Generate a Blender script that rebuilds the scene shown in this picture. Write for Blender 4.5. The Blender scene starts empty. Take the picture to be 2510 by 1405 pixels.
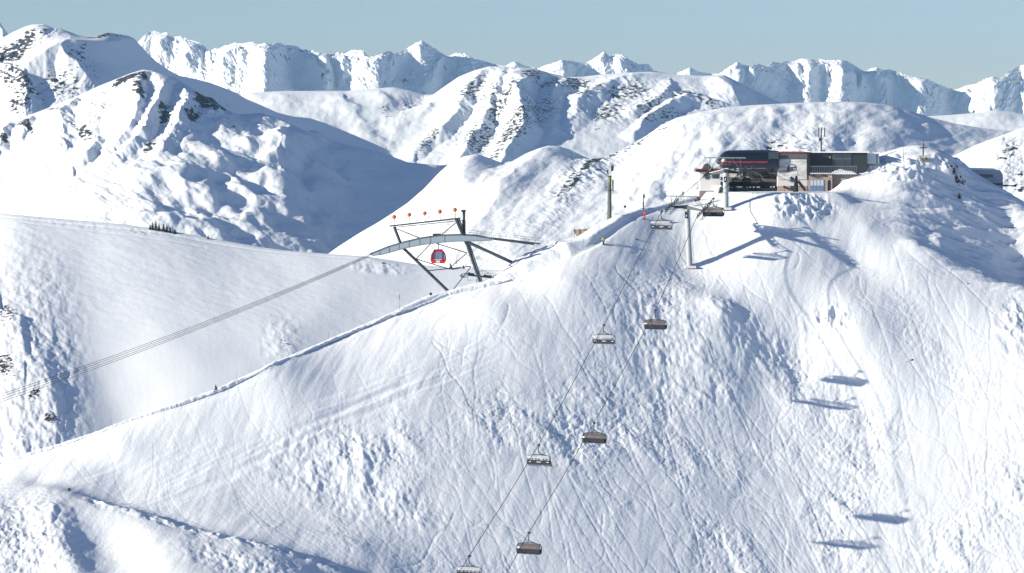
import bpy, bmesh, math, random
import numpy as np
from mathutils import Vector, Matrix

# ------------------------------------------------------------------ camera, light, exposure
S = bpy.context.scene
COL = S.collection
R = math.radians
F = 7500.0                      # focal length in photograph pixels (2510 wide)
CX, CY = 1255.0, 702.5
PITCH = math.atan((CY - 300.0) / F)
CP, SP = math.cos(PITCH), math.sin(PITCH)

cam = bpy.data.cameras.new('camera')
camo = bpy.data.objects.new('camera', cam)
COL.objects.link(camo)
cam.sensor_width = 36.0
cam.lens = 36.0 * F / 2510.0
cam.clip_start = 1.0
cam.clip_end = 60000.0
camo.location = (0, 0, 0)
camo.rotation_euler = (math.pi / 2 - PITCH, 0, 0)
S.camera = camo

SUN_EL = R(16.4)
SUN_AZ = math.atan2(-0.93, -0.365)         # clockwise from +Y, towards the sun
to_sun = Vector((math.sin(SUN_AZ) * math.cos(SUN_EL), math.cos(SUN_AZ) * math.cos(SUN_EL), math.sin(SUN_EL)))

w = bpy.data.worlds.new('World')
S.world = w
w.use_nodes = True
nt = w.node_tree
nt.nodes.clear()
wo = nt.nodes.new('ShaderNodeOutputWorld')
bg = nt.nodes.new('ShaderNodeBackground')
sky = nt.nodes.new('ShaderNodeTexSky')
sky.sky_type = 'NISHITA'
sky.sun_disc = False
sky.sun_elevation = SUN_EL
sky.sun_rotation = SUN_AZ % (2 * math.pi)
sky.altitude = 1900
sky.air_density = 1.0
sky.dust_density = 0.6
sky.ozone_density = 2.0
tint = nt.nodes.new('ShaderNodeMix')
tint.data_type = 'RGBA'; tint.blend_type = 'MULTIPLY'
tint.inputs[0].default_value = 1.0
tint.inputs[7].default_value = (1.12, 1.17, 1.46, 1)      # clear, cold mountain air
nt.links.new(sky.outputs[0], tint.inputs[6])
nt.links.new(tint.outputs[2], bg.inputs[0])
bg.inputs[1].default_value = 0.051
nt.links.new(bg.outputs[0], wo.inputs[0])

sl = bpy.data.lights.new('sun', 'SUN')
sl.energy = 4.8
sl.angle = R(0.5)
sl.color = (1.0, 0.92, 0.775)
so = bpy.data.objects.new('sun', sl)
COL.objects.link(so)
so.rotation_euler = to_sun.to_track_quat('Z', 'Y').to_euler()
so.location = (-300, 200, 300)

S.view_settings.view_transform = 'Standard'
S.view_settings.look = 'None'
S.view_settings.exposure = 0.77
S.view_settings.gamma = 1.0
S.cycles.max_bounces = 5
S.cycles.diffuse_bounces = 2
S.cycles.glossy_bounces = 2
S.cycles.transparent_max_bounces = 6


def P(px, py, Y):
    """photograph pixel at world depth Y -> world point"""
    a = (px - CX) / F
    b = -(py - CY) / F
    dy = CP + b * SP
    dz = -SP + b * CP
    s = Y / dy
    return Vector((a * s, Y, dz * s))


def zof(py, Y):
    b = -(py - CY) / F
    return (-SP + b * CP) / (CP + b * SP) * Y


def proj(x, y, z):
    f = y * CP - z * SP
    u = y * SP + z * CP
    return CX + F * x / f, CY - F * u / f


# ------------------------------------------------------------------ tags
def tag(o, label=None, cat=None, group=None, kind=None):
    if label: o['label'] = label
    if cat: o['category'] = cat
    if group: o['group'] = group
    if kind: o['kind'] = kind
    return o


# ------------------------------------------------------------------ noise in numpy
_ang = np.random.RandomState(7).rand(256) * 2 * np.pi
_gx, _gy = np.cos(_ang), np.sin(_ang)


def _hash(ix, iy, seed):
    h = (ix.astype(np.int64) * 374761393 + iy.astype(np.int64) * 668265263 + seed * 974634777) & 0xffffffff
    h = ((h ^ (h >> 13)) * 1274126177) & 0xffffffff
    return ((h ^ (h >> 16)) & 255).astype(np.int32)


def perlin(x, y, seed=0):
    x0 = np.floor(x); y0 = np.floor(y)
    fx = x - x0; fy = y - y0
    ix = x0.astype(np.int64); iy = y0.astype(np.int64)
    u = fx * fx * fx * (fx * (fx * 6 - 15) + 10)
    v = fy * fy * fy * (fy * (fy * 6 - 15) + 10)
    def g(dx, dy):
        h = _hash(ix + dx, iy + dy, seed)
        return _gx[h] * (fx - dx) + _gy[h] * (fy - dy)
    a = g(0, 0); b = g(1, 0); c = g(0, 1); d = g(1, 1)
    return (a + (b - a) * u + (c - a) * v + (a - b - c + d) * u * v) * 1.5


def fbm(x, y, seed=0, octv=4, gain=0.5, lac=2.03):
    s = 0; a = 1.0
    for i in range(octv):
        s = s + a * perlin(x, y, seed + i * 17)
        x = x * lac + 3.7; y = y * lac - 1.9; a *= gain
    return s


def ridged(x, y, seed=0, octv=4, gain=0.5, lac=2.07):
    s = 0; a = 1.0; n = 0
    for i in range(octv):
        s = s + a * (1 - np.abs(perlin(x, y, seed + i * 13)) * 2)
        n += a
        x = x * lac + 5.1; y = y * lac + 2.3; a *= gain
    return s / n


def field(px, py, pts, sig):
    """smooth interpolation of scattered values (px, py, value)"""
    num = np.zeros_like(px); den = np.full_like(px, 1e-9)
    for (qx, qy, v) in pts:
        wgt = np.exp(-((px - qx) ** 2 + (py - qy) ** 2) / (2 * sig * sig)) + 1e-7 / (1 + ((px - qx) ** 2 + (py - qy) ** 2) / 1e4)
        num += wgt * v; den += wgt
    return num / den


def blobs(px, py, lst):
    """sum of soft ellipses (px, py, rx, ry, degrees, value), clipped to 0..1"""
    s = np.zeros_like(px)
    for (qx, qy, rx, ry, dg, v) in lst:
        c, n = math.cos(R(dg)), math.sin(R(dg))
        dx, dy = px - qx, -(py - qy)
        a = (dx * c + dy * n) / rx
        b = (-dx * n + dy * c) / ry
        s = np.maximum(s, v * np.clip(1.6 - 1.1 * np.sqrt(a * a + b * b), 0, 1))
    return np.clip(s, 0, 1)


def polydist(X, Y, pts):
    """distance to a polyline, nearest x on it, and the parameter 0..n-1"""
    best = np.full(X.shape, 1e18); bt = np.zeros(X.shape); bx = np.zeros(X.shape); by = np.zeros(X.shape)
    for i in range(len(pts) - 1):
        ax, ay = pts[i]; cx, cy = pts[i + 1]
        dx, dy = cx - ax, cy - ay
        L = dx * dx + dy * dy + 1e-12
        t = np.clip(((X - ax) * dx + (Y - ay) * dy) / L, 0, 1)
        qx = ax + t * dx; qy = ay + t * dy
        d = (X - qx) ** 2 + (Y - qy) ** 2
        m = d < best
        best = np.where(m, d, best); bt = np.where(m, i + t, bt); bx = np.where(m, qx, bx); by = np.where(m, qy, by)
    return np.sqrt(best), bx, by, bt


# ------------------------------------------------------------------ snow and rock
def snow_material(name, scale, bump=0.3, tint=(0.83, 0.865, 0.89), rockcol=(0.036, 0.040, 0.052), stretch=(1, 1, 1), rot=0, fine=1.0):
    m = bpy.data.materials.new(name)
    m.use_nodes = True
    t = m.node_tree; N = t.nodes; L = t.links
    b = N['Principled BSDF']
    b.inputs['Roughness'].default_value = 0.75
    b.inputs['Specular IOR Level'].default_value = 0.15
    g = N.new('ShaderNodeNewGeometry')
    mp = N.new('ShaderNodeMapping')
    mp.inputs['Rotation'].default_value = (0, rot, 0)
    mp.inputs['Scale'].default_value = stretch
    L.new(g.outputs['Position'], mp.inputs[0])
    n1 = N.new('ShaderNodeTexNoise'); n1.inputs['Scale'].default_value = 1 / scale
    n1.inputs['Detail'].default_value = 6; n1.inputs['Roughness'].default_value = 0.62
    L.new(mp.outputs[0], n1.inputs['Vector'])
    at = N.new('ShaderNodeAttribute'); at.attribute_name = 'rock'
    add = N.new('ShaderNodeMath'); add.operation = 'ADD'
    L.new(n1.outputs[0], add.inputs[0]); L.new(at.outputs['Fac'], add.inputs[1])
    mr = N.new('ShaderNodeMapRange'); mr.inputs[1].default_value = 1.06; mr.inputs[2].default_value = 1.11
    L.new(add.outputs[0], mr.inputs[0])
    n3 = N.new('ShaderNodeTexNoise'); n3.inputs['Scale'].default_value = 1 / (scale * 6); n3.inputs['Detail'].default_value = 3
    L.new(g.outputs['Position'], n3.inputs['Vector'])
    cr = N.new('ShaderNodeMix'); cr.data_type = 'RGBA'
    cr.inputs[6].default_value = (tint[0], tint[1], tint[2], 1)
    cr.inputs[7].default_value = (tint[0] * 0.95, tint[1] * 0.955, tint[2] * 0.965, 1)
    L.new(n3.outputs[0], cr.inputs[0])
    mx = N.new('ShaderNodeMix'); mx.data_type = 'RGBA'
    L.new(mr.outputs[0], mx.inputs[0]); L.new(cr.outputs[2], mx.inputs[6])
    mx.inputs[7].default_value = (*rockcol, 1)
    L.new(mx.outputs[2], b.inputs['Base Color'])
    n2 = N.new('ShaderNodeTexNoise'); n2.inputs['Scale'].default_value = 2.2 / scale * fine
    n2.inputs['Detail'].default_value = 5; n2.inputs['Roughness'].default_value = 0.6
    L.new(mp.outputs[0], n2.inputs['Vector'])
    bp = N.new('ShaderNodeBump'); bp.inputs['Strength'].default_value = 1.0
    bp.inputs['Distance'].default_value = scale * 0.35 * bump
    L.new(n2.outputs[0], bp.inputs['Height']); L.new(bp.outputs[0], b.inputs['Normal'])
    return m


def grid_mesh(name, X, Y, Z, mat, rock=None, label=None, kind='structure', smooth=True):
    nr, nc = X.shape
    me = bpy.data.meshes.new(name)
    co = np.stack([X, Y, Z], -1).reshape(-1, 3).astype(np.float32)
    me.vertices.add(nr * nc)
    me.vertices.foreach_set('co', co.ravel())
    i = np.arange(nr * nc, dtype=np.int32).reshape(nr, nc)
    q = np.stack([i[:-1, :-1], i[:-1, 1:], i[1:, 1:], i[1:, :-1]], -1).reshape(-1, 4)
    nf = len(q)
    me.loops.add(nf * 4); me.loops.foreach_set('vertex_index', q.ravel())
    me.polygons.add(nf)
    me.polygons.foreach_set('loop_start', np.arange(nf, dtype=np.int32) * 4)
    me.polygons.foreach_set('use_smooth', np.full(nf, smooth))
    me.update(calc_edges=True)
    if rock is not None:
        a = me.attributes.new('rock', 'FLOAT', 'POINT')
        a.data.foreach_set('value', rock.astype(np.float32).ravel())
    me.materials.append(mat)
    o = bpy.data.objects.new(name, me)
    COL.objects.link(o)
    tag(o, label=label, kind=kind)
    return o


SHEETS = {}


def sheet(name, label, crest, Yc, slope, V, back, mat, px_rng, nc, nr, tents=(), gauss=(), rnd=6, rough=None, rockpts=None,
          rockfn=None, warp=0.0, warpw=40.0, backslope=0.6, noise=(), clampcrest=0.0, nback=26, soft=0.5, tentk=1.0, crag=None, ysm=50.0):
    cx = np.array([c[0] for c in crest], float); cyv = np.array([c[1] for c in crest], float)
    px = np.linspace(px_rng[0], px_rng[1], nc)
    dpx = (px_rng[1] - px_rng[0]) / (nc - 1)
    if px_rng[0] < -100: px = np.concatenate([np.linspace(-2200, px_rng[0], 110)[:-1], px])
    if px_rng[1] > 2600: px = np.concatenate([px, np.linspace(px_rng[1], 4700, 110)[1:]])
    nc = len(px)
    pyc = np.interp(px, cx, cyv)
    away = np.clip(np.maximum(px_rng[0] - px, px - px_rng[1]) / 200, 0, 1)       # the country goes on outside the picture
    pyc = pyc + away * 45 * fbm(px / 330, px * 0 + crest[3][1], 501, 4)
    if np.isscalar(Yc):
        yc = np.full(nc, float(Yc))
    else:
        yc = np.interp(px, [c[0] for c in Yc], [c[1] for c in Yc])
        h_ = int(3 * ysm / dpx) + 1
        k_ = np.exp(-0.5 * (np.arange(-h_, h_ + 1) * dpx / ysm) ** 2); k_ /= k_.sum()
        yc = np.convolve(np.pad(yc, h_, mode='edge'), k_, mode='valid')
    mpp = (np.mean(yc)) / F
    vf = np.linspace(V, 0, nr)
    vb = -np.linspace(0, 1, nback + 1)[1:] ** 1.3 * back
    v = np.concatenate([vf, vb])[:, None]
    D = v / slope * np.ones((1, nc))                 # plan depth towards the camera, px units
    PX = np.ones_like(v) * px[None, :]
    r = rnd
    prof = np.where(D > 0, slope * (np.sqrt(D * D + r * r) - r), backslope * (np.sqrt(D * D + r * r) - r))
    Yw = yc[None, :] - D * mpp
    zc = zof(pyc, yc)
    sig = np.array([0, 6, 14, 28, 50, 85, 140.0])
    lev = [zc]
    for sg in sig[1:]:
        h = int(3 * sg / dpx) + 1
        k = np.exp(-0.5 * (np.arange(-h, h + 1) * dpx / sg) ** 2); k /= k.sum()
        lev.append(np.convolve(np.pad(zc, h, mode='reflect', reflect_type='odd') if h < nc - 1 else np.pad(zc, h, mode='edge'), k, mode='valid'))
    lev = np.array(lev)
    want = np.clip(np.abs(D[:, 0]) * soft, 0, 140)
    f = np.interp(want, sig, np.arange(len(sig)))
    k0 = np.minimum(f.astype(int), len(sig) - 2); fr = (f - k0)[:, None]
    Z = lev[k0] * (1 - fr) + lev[k0 + 1] * fr - prof * mpp
    py = pyc[None, :] + v
    X_ = PX.copy(); D_ = D.copy()
    if warp:
        X_ = X_ + warp * fbm(PX / warpw, D / warpw, 91, 3)
        D_ = D_ + warp * fbm(PX / warpw + 40, D / warpw + 11, 97, 3)
    rel = np.zeros_like(PX)
    def conv(pts):
        return [(p[0], (p[1] - np.interp(p[0], cx, cyv)) / slope) for p in pts]
    for (pts, amp, wl, wr) in tents:
        q = conv(pts)
        d, bx, by, bt = polydist(X_, D_, q)
        A = (np.interp(bt, np.arange(len(q)), amp) if not np.isscalar(amp) else amp) * tentk
        wd = np.where(X_ > bx, wr, wl)
        rel = np.maximum(rel, A * np.clip(1 - d / wd, 0, 1))
    g = np.zeros_like(PX)
    for (pts, amp, wl, wr) in gauss:
        q = conv(pts)
        d, bx, by, bt = polydist(X_, D_, q)
        A = np.interp(bt, np.arange(len(q)), amp) if not np.isscalar(amp) else amp
        wd = np.where(X_ > bx, wr, wl)
        g = g + A * np.exp(-(d / wd) ** 2)
    rel = rel + g
    for fn in noise:
        rel = rel + fn(PX, D, PX, py)
    if clampcrest:
        # keep the skyline where the crest line says
        rel = np.minimum(rel, 0.62 * np.abs(v) + 1.2)
        fade = np.clip(np.abs(v) / clampcrest, 0.10, 1) ** 1.2 * np.ones_like(PX)
        rel = rel * fade
    if crag is not None:
        rel = rel + crag(PX, D, PX, py)
    Z = Z + rel * mpp
    rock = np.zeros_like(PX)
    if rockfn is not None:
        rock = rockfn(PX, D, PX, py)
    Xw = (PX - CX) / F * (Yw * CP - Z * SP)
    SHEETS[name] = (px, Yw, Z)
    return grid_mesh(name, Xw, Yw, Z, mat, rock, label)


def height_at(name, px, Y):
    pxs, Yw, Z = SHEETS[name]
    j = int(np.argmin(np.abs(pxs - px)))
    i = int(np.argmin(np.abs(Yw[:, j] - Y)))
    return float(Z[i, j])


# ================================================================== THE MOUNTAINS
M_far = snow_material('far_snow_and_rock', 22, bump=0.5, stretch=(1, 1, 0.45), rot=0.25)
M_mid = snow_material('mid_snow_and_rock', 4.6, bump=0.25, stretch=(0.7, 0.7, 1.6), rot=0.8)
M_bowl = snow_material('bowl_snow', 1.2, bump=0.12)
M_near = snow_material('piste_snow', 1.1, bump=0.17, rockcol=(0.11, 0.095, 0.08))

# ---- distant jagged range
crest_far = [(-300, 100), (-120, 60), (-40, 20), (0, 56), (25, 92), (60, 150), (200, 190), (300, 140), (345, 97), (358, 84), (380, 75), (395, 82), (408, 80), (425, 92), (440, 88), (470, 100),
             (488, 104), (505, 118), (512, 130), (525, 118), (535, 121), (548, 112), (560, 112), (575, 105), (590, 108), (620, 103), (632, 110), (650, 106), (668, 111), (680, 104), (700, 112), (725, 112), (740, 122),
             (770, 124), (790, 132), (815, 134), (830, 127), (845, 133), (862, 123), (892, 124), (905, 142), (930, 134), (955, 124), (965, 133), (1000, 118), (1022, 104), (1035, 99), (1048, 108),
             (1070, 122), (1097, 140), (1115, 131), (1140, 131), (1160, 143), (1185, 150), (1210, 158), (1240, 163), (1252, 154), (1265, 151), (1285, 162), (1320, 168), (1345, 158),
             (1375, 148), (1400, 150), (1430, 157), (1450, 148), (1468, 136), (1482, 126), (1494, 140), (1510, 133), (1528, 135), (1545, 148), (1565, 158), (1590, 158), (1602, 174),
             (1650, 184), (1672, 174), (1692, 166), (1710, 176), (1740, 181), (1762, 182), (1785, 166), (1808, 152), (1824, 160), (1840, 163), (1860, 157), (1878, 164), (1895, 152), (1912, 156), (1930, 150),
             (1950, 150), (1965, 144), (1990, 148), (2010, 145), (2035, 149), (2060, 147), (2080, 151), (2095, 162), (2120, 176), (2135, 168), (2150, 165), (2165, 173), (2180, 170), (2210, 180), (2240, 190),
             (2275, 195), (2300, 207), (2325, 217), (2345, 219), (2365, 212), (2395, 205), (2420, 192), (2440, 188), (2450, 195), (2470, 176), (2490, 165), (2515, 158), (2600, 140), (2800, 180)]
rnd = random.Random(4)
T = []
# hand-placed spurs: (points from the crest down), amplitude, width on the left, width on the right
def spur(pts, a, wl, wr): T.append((pts, [q * 1.9 for q in a], wl * 1.15, wr * 1.25))
spur([(1035, 99), (1012, 124), (985, 150), (960, 175)], [2, 16, 20, 12], 60, 34)
spur([(932, 140), (918, 170), (895, 200), (870, 226)], [8, 20, 22, 16], 34, 50)
spur([(655, 108), (650, 140), (648, 170), (640, 215)], [8, 22, 22, 18], 30, 50)
spur([(735, 120), (745, 150), (765, 185), (800, 225)], [6, 16, 20, 14], 34, 26)
spur([(785, 130), (795, 170), (815, 215)], [4, 14, 12], 26, 18)
spur([(830, 130), (838, 170), (838, 220)], [4, 16, 12], 26, 20)
spur([(575, 106), (565, 140), (548, 170), (545, 215)], [5, 16, 16, 12], 28, 26)
spur([(400, 82), (392, 120), (385, 160)], [5, 16, 14], 30, 26)
spur([(480, 103), (468, 130), (455, 165)], [4, 14, 14], 26, 24)
spur([(1120, 131), (1100, 160), (1075, 185), (1060, 210)], [4, 14, 16, 12], 34, 18)
spur([(1482, 126), (1470, 146), (1450, 170)], [3, 14, 12], 40, 22)
spur([(1515, 133), (1520, 150), (1515, 175)], [3, 12, 10], 20, 24)
spur([(1385, 148), (1380, 165), (1360, 180)], [2, 12, 10], 26, 30)
spur([(1808, 152), (1798, 165), (1780, 180)], [2, 10, 8], 24, 16)
spur([(1840, 163), (1850, 190), (1890, 220), (1935, 255)], [4, 18, 20, 14], 16, 70)
spur([(1930, 150), (1945, 190), (1960, 225), (1975, 255)], [6, 18, 18, 12], 22, 24)
spur([(2010, 146), (1998, 180), (1985, 215), (1975, 250)], [6, 20, 18, 12], 28, 24)
spur([(2060, 148), (2065, 180), (2080, 215), (2095, 248)], [8, 26, 24, 16], 30, 30)
spur([(2115, 172), (2122, 190), (2118, 220), (2110, 255)], [6, 24, 24, 18], 18, 22)
spur([(2126, 182), (2150, 205), (2170, 230), (2175, 258)], [4, 20, 20, 14], 14, 46)
spur([(2175, 170), (2165, 190), (2160, 200)], [2, 10, 6], 24, 20)
spur([(2268, 195), (2258, 215), (2250, 230)], [2, 12, 6], 40, 16)
spur([(2435, 188), (2440, 215), (2470, 240), (2510, 268)], [4, 18, 20, 18], 44, 40)
spur([(20, 85), (10, 120), (0, 150)], [4, 14, 12], 30, 30)
x = -60
while x < 2560:
    pc = np.interp(x, [c[0] for c in crest_far], [c[1] for c in crest_far])
    dx = rnd.uniform(-16, 16)
    a = rnd.uniform(5, 13)
    dx *= 1.8
    T.append(([(x, pc + 2), (x + dx * 0.5, pc + 25), (x + dx, pc + rnd.uniform(50, 110))], [1, a, a * 0.6], rnd.uniform(12, 30), rnd.uniform(5, 10)))
    x += rnd.uniform(10, 34)

def n_far(X, D, px, py):
    jag = np.clip(1 - blobs(px, py, [(1035, 170, 60, 60, 0, 1), (700, 190, 40, 50, -20, .8), (2240, 250, 110, 45, -10, 1), (1880, 220, 70, 30, -30, 1), (950, 200, 60, 25, 0, .6)]), 0.15, 1)
    return jag * (3.4 * ridged((X + D * .3) / 19, (D - X * .2) / 30, 3, 5, .6) + 6.5 * fbm(X / 40, D / 45, 8, 4) + 1.6 * ridged((X - D * .35) / 7, D / 12, 33, 3))

def rock_far(X, D, px, py):
    return 0.40 + 0.10 * fbm(X / 30, D / 30, 55, 2) + 0.08 * blobs(px, py, [(700, 150, 60, 30, 0, 1), (1250, 160, 30, 10, 0, 1), (1480, 140, 30, 15, 0, 1), (980, 200, 60, 20, 0, .9)])

shade_iv = [(352, 372), (655, 735), (800, 822), (932, 1000), (1035, 1100), (1168, 1195), (1265, 1290), (1378, 1440), (1478, 1494), (1545, 1602), (1692, 1740), (1808, 1830), (1842, 1935), (1985, 2004), (2062, 2120), (2150, 2185), (2268, 2330), (2436, 2500)]
yfar, cur, xx = [], 0.0, -260
tot = sum(b - a for a, b in shade_iv); gneg = -1.7 * tot / (3040 - tot)
while xx <= 2780:
    yfar.append((xx, 9500 + cur * 1.267))
    cur += 4 * (1.7 if any(a <= xx < b for a, b in shade_iv) else gneg); xx += 4
sheet('distant_mountains', 'jagged snow and rock peaks along the skyline', crest_far, yfar, 0.75, 230, 60, M_far,
      (-260, 2780), 1500, 300, tents=T, ysm=7.0, rnd=1.5, noise=[n_far], rockfn=rock_far, clampcrest=20, warp=4, warpw=26, backslope=0.9, crag=lambda X, D, px, py: 3.6 * ridged(X / 12, D / 16, 401, 5, .62) + 1.4 * fbm(X / 4.5, D / 6, 405, 3) - 1.6)

# ---- central rocky ridge with the pass on its left and the far plateau on its right
crest_c4 = [(-300, 300), (400, 300), (560, 264), (612, 227), (700, 223), (850, 223), (920, 217), (965, 214), (1005, 222), (1040, 232), (1062, 232), (1090, 212), (1125, 188), (1165, 172), (1200, 163), (1240, 163), (1280, 166), (1310, 168), (1345, 178),
            (1390, 189), (1430, 188), (1480, 182), (1540, 178), (1600, 176), (1650, 182), (1720, 186), (1775, 184), (1800, 196), (1850, 222), (1900, 247), (1950, 262), (2000, 268), (2150, 280), (2230, 286), (2270, 285), (2340, 281),
            (2400, 276), (2440, 270), (2480, 274), (2510, 280), (2620, 262), (2800, 280)]
T4 = [([(1200, 163), (1150, 220), (1120, 290), (1080, 350), (1020, 395)], [2, 8, 12, 12, 6], 60, 30),
      ([(1310, 168), (1290, 215), (1268, 270), (1290, 320), (1240, 380)], [6, 26, 36, 30, 18], 70, 44),
      ([(1240, 163), (1215, 230), (1185, 300), (1130, 380)], [2, 10, 14, 10], 50, 26),
      ([(1400, 190), (1370, 230), (1350, 270), (1360, 330)], [2, 10, 12, 8], 60, 34),
      ([(1600, 190), (1500, 215), (1430, 260), (1400, 320)], [2, 10, 14, 6], 60, 40),
      ([(1780, 186), (1790, 215), (1800, 240), (1805, 262)], [6, 16, 16, 10], 60, 60),
      ([(1790, 258), (1690, 250), (1600, 290), (1560, 330)], [6, 12, 12, 8], 40, 26),
      ([(1650, 215), (1620, 245), (1560, 275)], [4, 8, 8], 40, 20)]
G4 = [([(930, 236), (950, 250)], 5, 26, 16), ([(985, 262), (1040, 258)], [-8, -12], 40, 26), ([(1062, 245), (1050, 285), (1010, 300)], [4, 6, 2], 30, 14),
      ([(880, 300), (960, 340), (1050, 330)], [-10, -14, -8], 60, 60), ([(845, 255), (900, 320), (950, 350)], [9, 9, 5], 40, 24)]
def n_c4(X, D, px, py):
    rg = blobs(px, py, [(1200, 270, 150, 60, 60, 1), (1320, 270, 90, 90, 0, 1), (1500, 245, 190, 55, -8, .9), (1700, 245, 120, 25, -8, .8), (1020, 255, 50, 25, 0, .5)])
    u = X * 0.80 - D * 0.55; v_ = X * 0.55 + D * 0.80
    return 3.0 * fbm(X / 90, D / 120, 21, 3) + rg * (5.0 * ridged(u / 34, v_ / 80, 22, 4) - 2) + rg * 1.6 * fbm(u / 9, v_ / 20, 25, 3) + 0.5 * fbm(X / 14, D / 30, 29, 2)
def rock_c4(X, D, px, py):
    b = blobs(px, py, [(1155, 225, 60, 22, 45, .9), (1200, 230, 50, 22, 50, .8), (1235, 255, 62, 26, 42, 1), (1300, 205, 34, 26, 30, 1), (1170, 330, 60, 30, 35, .9), (1260, 330, 60, 36, 38, 1), (1215, 375, 40, 18, 30, .9), (1050, 375, 50, 16, 40, .9),
                       (1320, 280, 40, 60, 80, .8), (1390, 215, 90, 22, 5, .95), (1440, 245, 60, 22, 20, .8), (1540, 230, 70, 20, 12, .95), (1490, 280, 60, 26, 25, .9), (1590, 262, 50, 18, 25, .9), (1690, 240, 60, 14, -8, 1),
                       (1620, 290, 90, 12, 12, .8), (1740, 258, 60, 8, -10, .9), (1000, 255, 34, 16, 10, .7), (945, 270, 30, 16, -50, .7), (1460, 320, 60, 14, 25, .6)])
    return 0.29 + 0.31 * b
sheet('middle_ridge', 'long snow ridge with dark rock bands below the far peaks', crest_c4, [(-200, 4200), (2750, 4500)], 0.42, 320, 60, M_mid,
      (-200, 2750), 1150, 330, tents=T4, gauss=G4, tentk=1.7, rnd=8, noise=[n_c4], rockfn=rock_c4, clampcrest=16, warp=9, warpw=60)

# ---- left massif
crest_c1 = [(-300, 170), (-100, 140), (0, 97), (30, 80), (60, 66), (80, 60), (105, 59), (130, 68), (150, 71), (170, 78), (190, 86), (222, 92), (245, 86), (262, 80), (290, 84), (318, 89), (330, 96), (345, 112), (362, 131), (382, 150),
            (410, 170), (440, 186), (480, 194), (515, 203), (545, 214), (575, 226), (605, 243), (640, 258), (680, 276), (720, 286), (760, 290), (800, 303), (870, 332), (945, 365), (1000, 420), (1200, 560)]
T1 = [([(105, 59), (95, 90), (120, 130), (60, 160), (0, 185)], [4, 14, 12, 10, 8], 60, 60),
      ([(318, 89), (270, 125), (205, 140), (140, 145), (60, 170), (0, 180)], [8, 20, 22, 24, 18, 8], 120, 44),
      ([(140, 138), (160, 165), (190, 190), (230, 215)], [22, 22, 18, 10], 40, 60),
      ([(0, 175), (50, 190), (70, 230), (60, 270)], [12, 20, 22, 12], 60, 40)]
G1 = [([(20, 120), (70, 130)], -8, 50, 36)]
def n_c1(X, D, px, py):
    rg = blobs(px, py, [(50, 110, 90, 50, 20, 1), (250, 105, 70, 26, 0, .7), (60, 220, 100, 60, 0, 1), (200, 200, 90, 50, 0, .8)])
    return 2.0 * fbm(X / 60, D / 80, 41, 3) + rg * (4 * ridged(X / 26, D / 40, 42, 4) - 1) + rg * 1.2 * fbm(X / 7, D / 10, 45, 3)
def rock_c1(X, D, px, py):
    b = blobs(px, py, [(40, 118, 70, 22, 25, 1), (70, 100, 30, 18, 60, .9), (100, 92, 22, 24, 90, .7), (140, 92, 8, 26, 80, .6), (245, 100, 44, 16, 28, 1), (290, 95, 30, 10, 10, .7), (150, 70, 20, 5, -15, .9), (50, 200, 70, 30, -10, .85), (150, 195, 70, 26, -20, .7), (200, 165, 60, 26, -30, .6), (50, 240, 36, 30, 40, .8), (220, 200, 50, 16, 20, .5), (0, 140, 30, 40, 0, .8),
                       (540, 245, 60, 10, -35, .4), (330, 96, 12, 6, -40, .6)])
    return 0.29 + 0.37 * b
sheet('left_massif', 'tall snowy mountain at the left with a long shaded ridge', crest_c1, [(-280, 3440), (250, 3440), (800, 3990), (1150, 4050)], 0.55, 330, 60, M_mid,
      (-280, 1150), 620, 300, tents=T1, gauss=G1, tentk=1.7, rnd=3, noise=[n_c1], rockfn=rock_c1, clampcrest=14, warp=7, warpw=50)

# ---- knobbly slope in front of it
crest_c2 = [(-300, 400), (-100, 345), (0, 306), (50, 290), (100, 272), (150, 252), (200, 231), (240, 212), (280, 196), (320, 180), (350, 171), (372, 173), (400, 181), (430, 191), (460, 210), (500, 236), (520, 240), (545, 262), (575, 281), (610, 279), (640, 277),
            (670, 286), (700, 297), (730, 312), (752, 326), (765, 316), (780, 322), (810, 344), (870, 360), (900, 366), (940, 376), (1000, 398), (1050, 403), (1076, 405), (1090, 420), (1140, 470), (1250, 600)]
T2 = [([(350, 171), (330, 200), (345, 250), (320, 300), (280, 340)], [4, 16, 18, 14, 6], 60, 26),
      ([(410, 183), (405, 220), (375, 260), (350, 300), (300, 350)], [4, 16, 18, 14, 6], 40, 26),
      ([(480, 225), (470, 250), (440, 290), (400, 330)], [4, 14, 14, 6], 40, 24),
      ([(205, 231), (165, 260), (145, 300), (160, 340)], [4, 16, 20, 10], 70, 34),
      ([(115, 272), (80, 300), (60, 330)], [4, 12, 8], 50, 18),
      ([(30, 300), (10, 335), (0, 370)], [4, 14, 10], 40, 22),
      ([(240, 335), (215, 380), (180, 410)], [8, 16, 6], 60, 22),
      ([(545, 262), (530, 285), (500, 300)], [3, 8, 4], 30, 16),
      ([(765, 316), (700, 350), (680, 400), (700, 450)], [10, 20, 20, 10], 90, 60)]
G2 = [([(730, 318), (700, 420), (690, 560)], [5, 9, 6], 110, 150), ([(180, 330), (200, 380)], [-10, -10], 34, 34), ([(250, 300), (260, 340)], [-6, -4], 30, 20),
      ([(640, 285), (560, 330), (430, 400), (330, 500)], [4, 6, 7, 5], 160, 150),
      ([(900, 420), (880, 520)], [-10, -22], 110, 110)]
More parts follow.
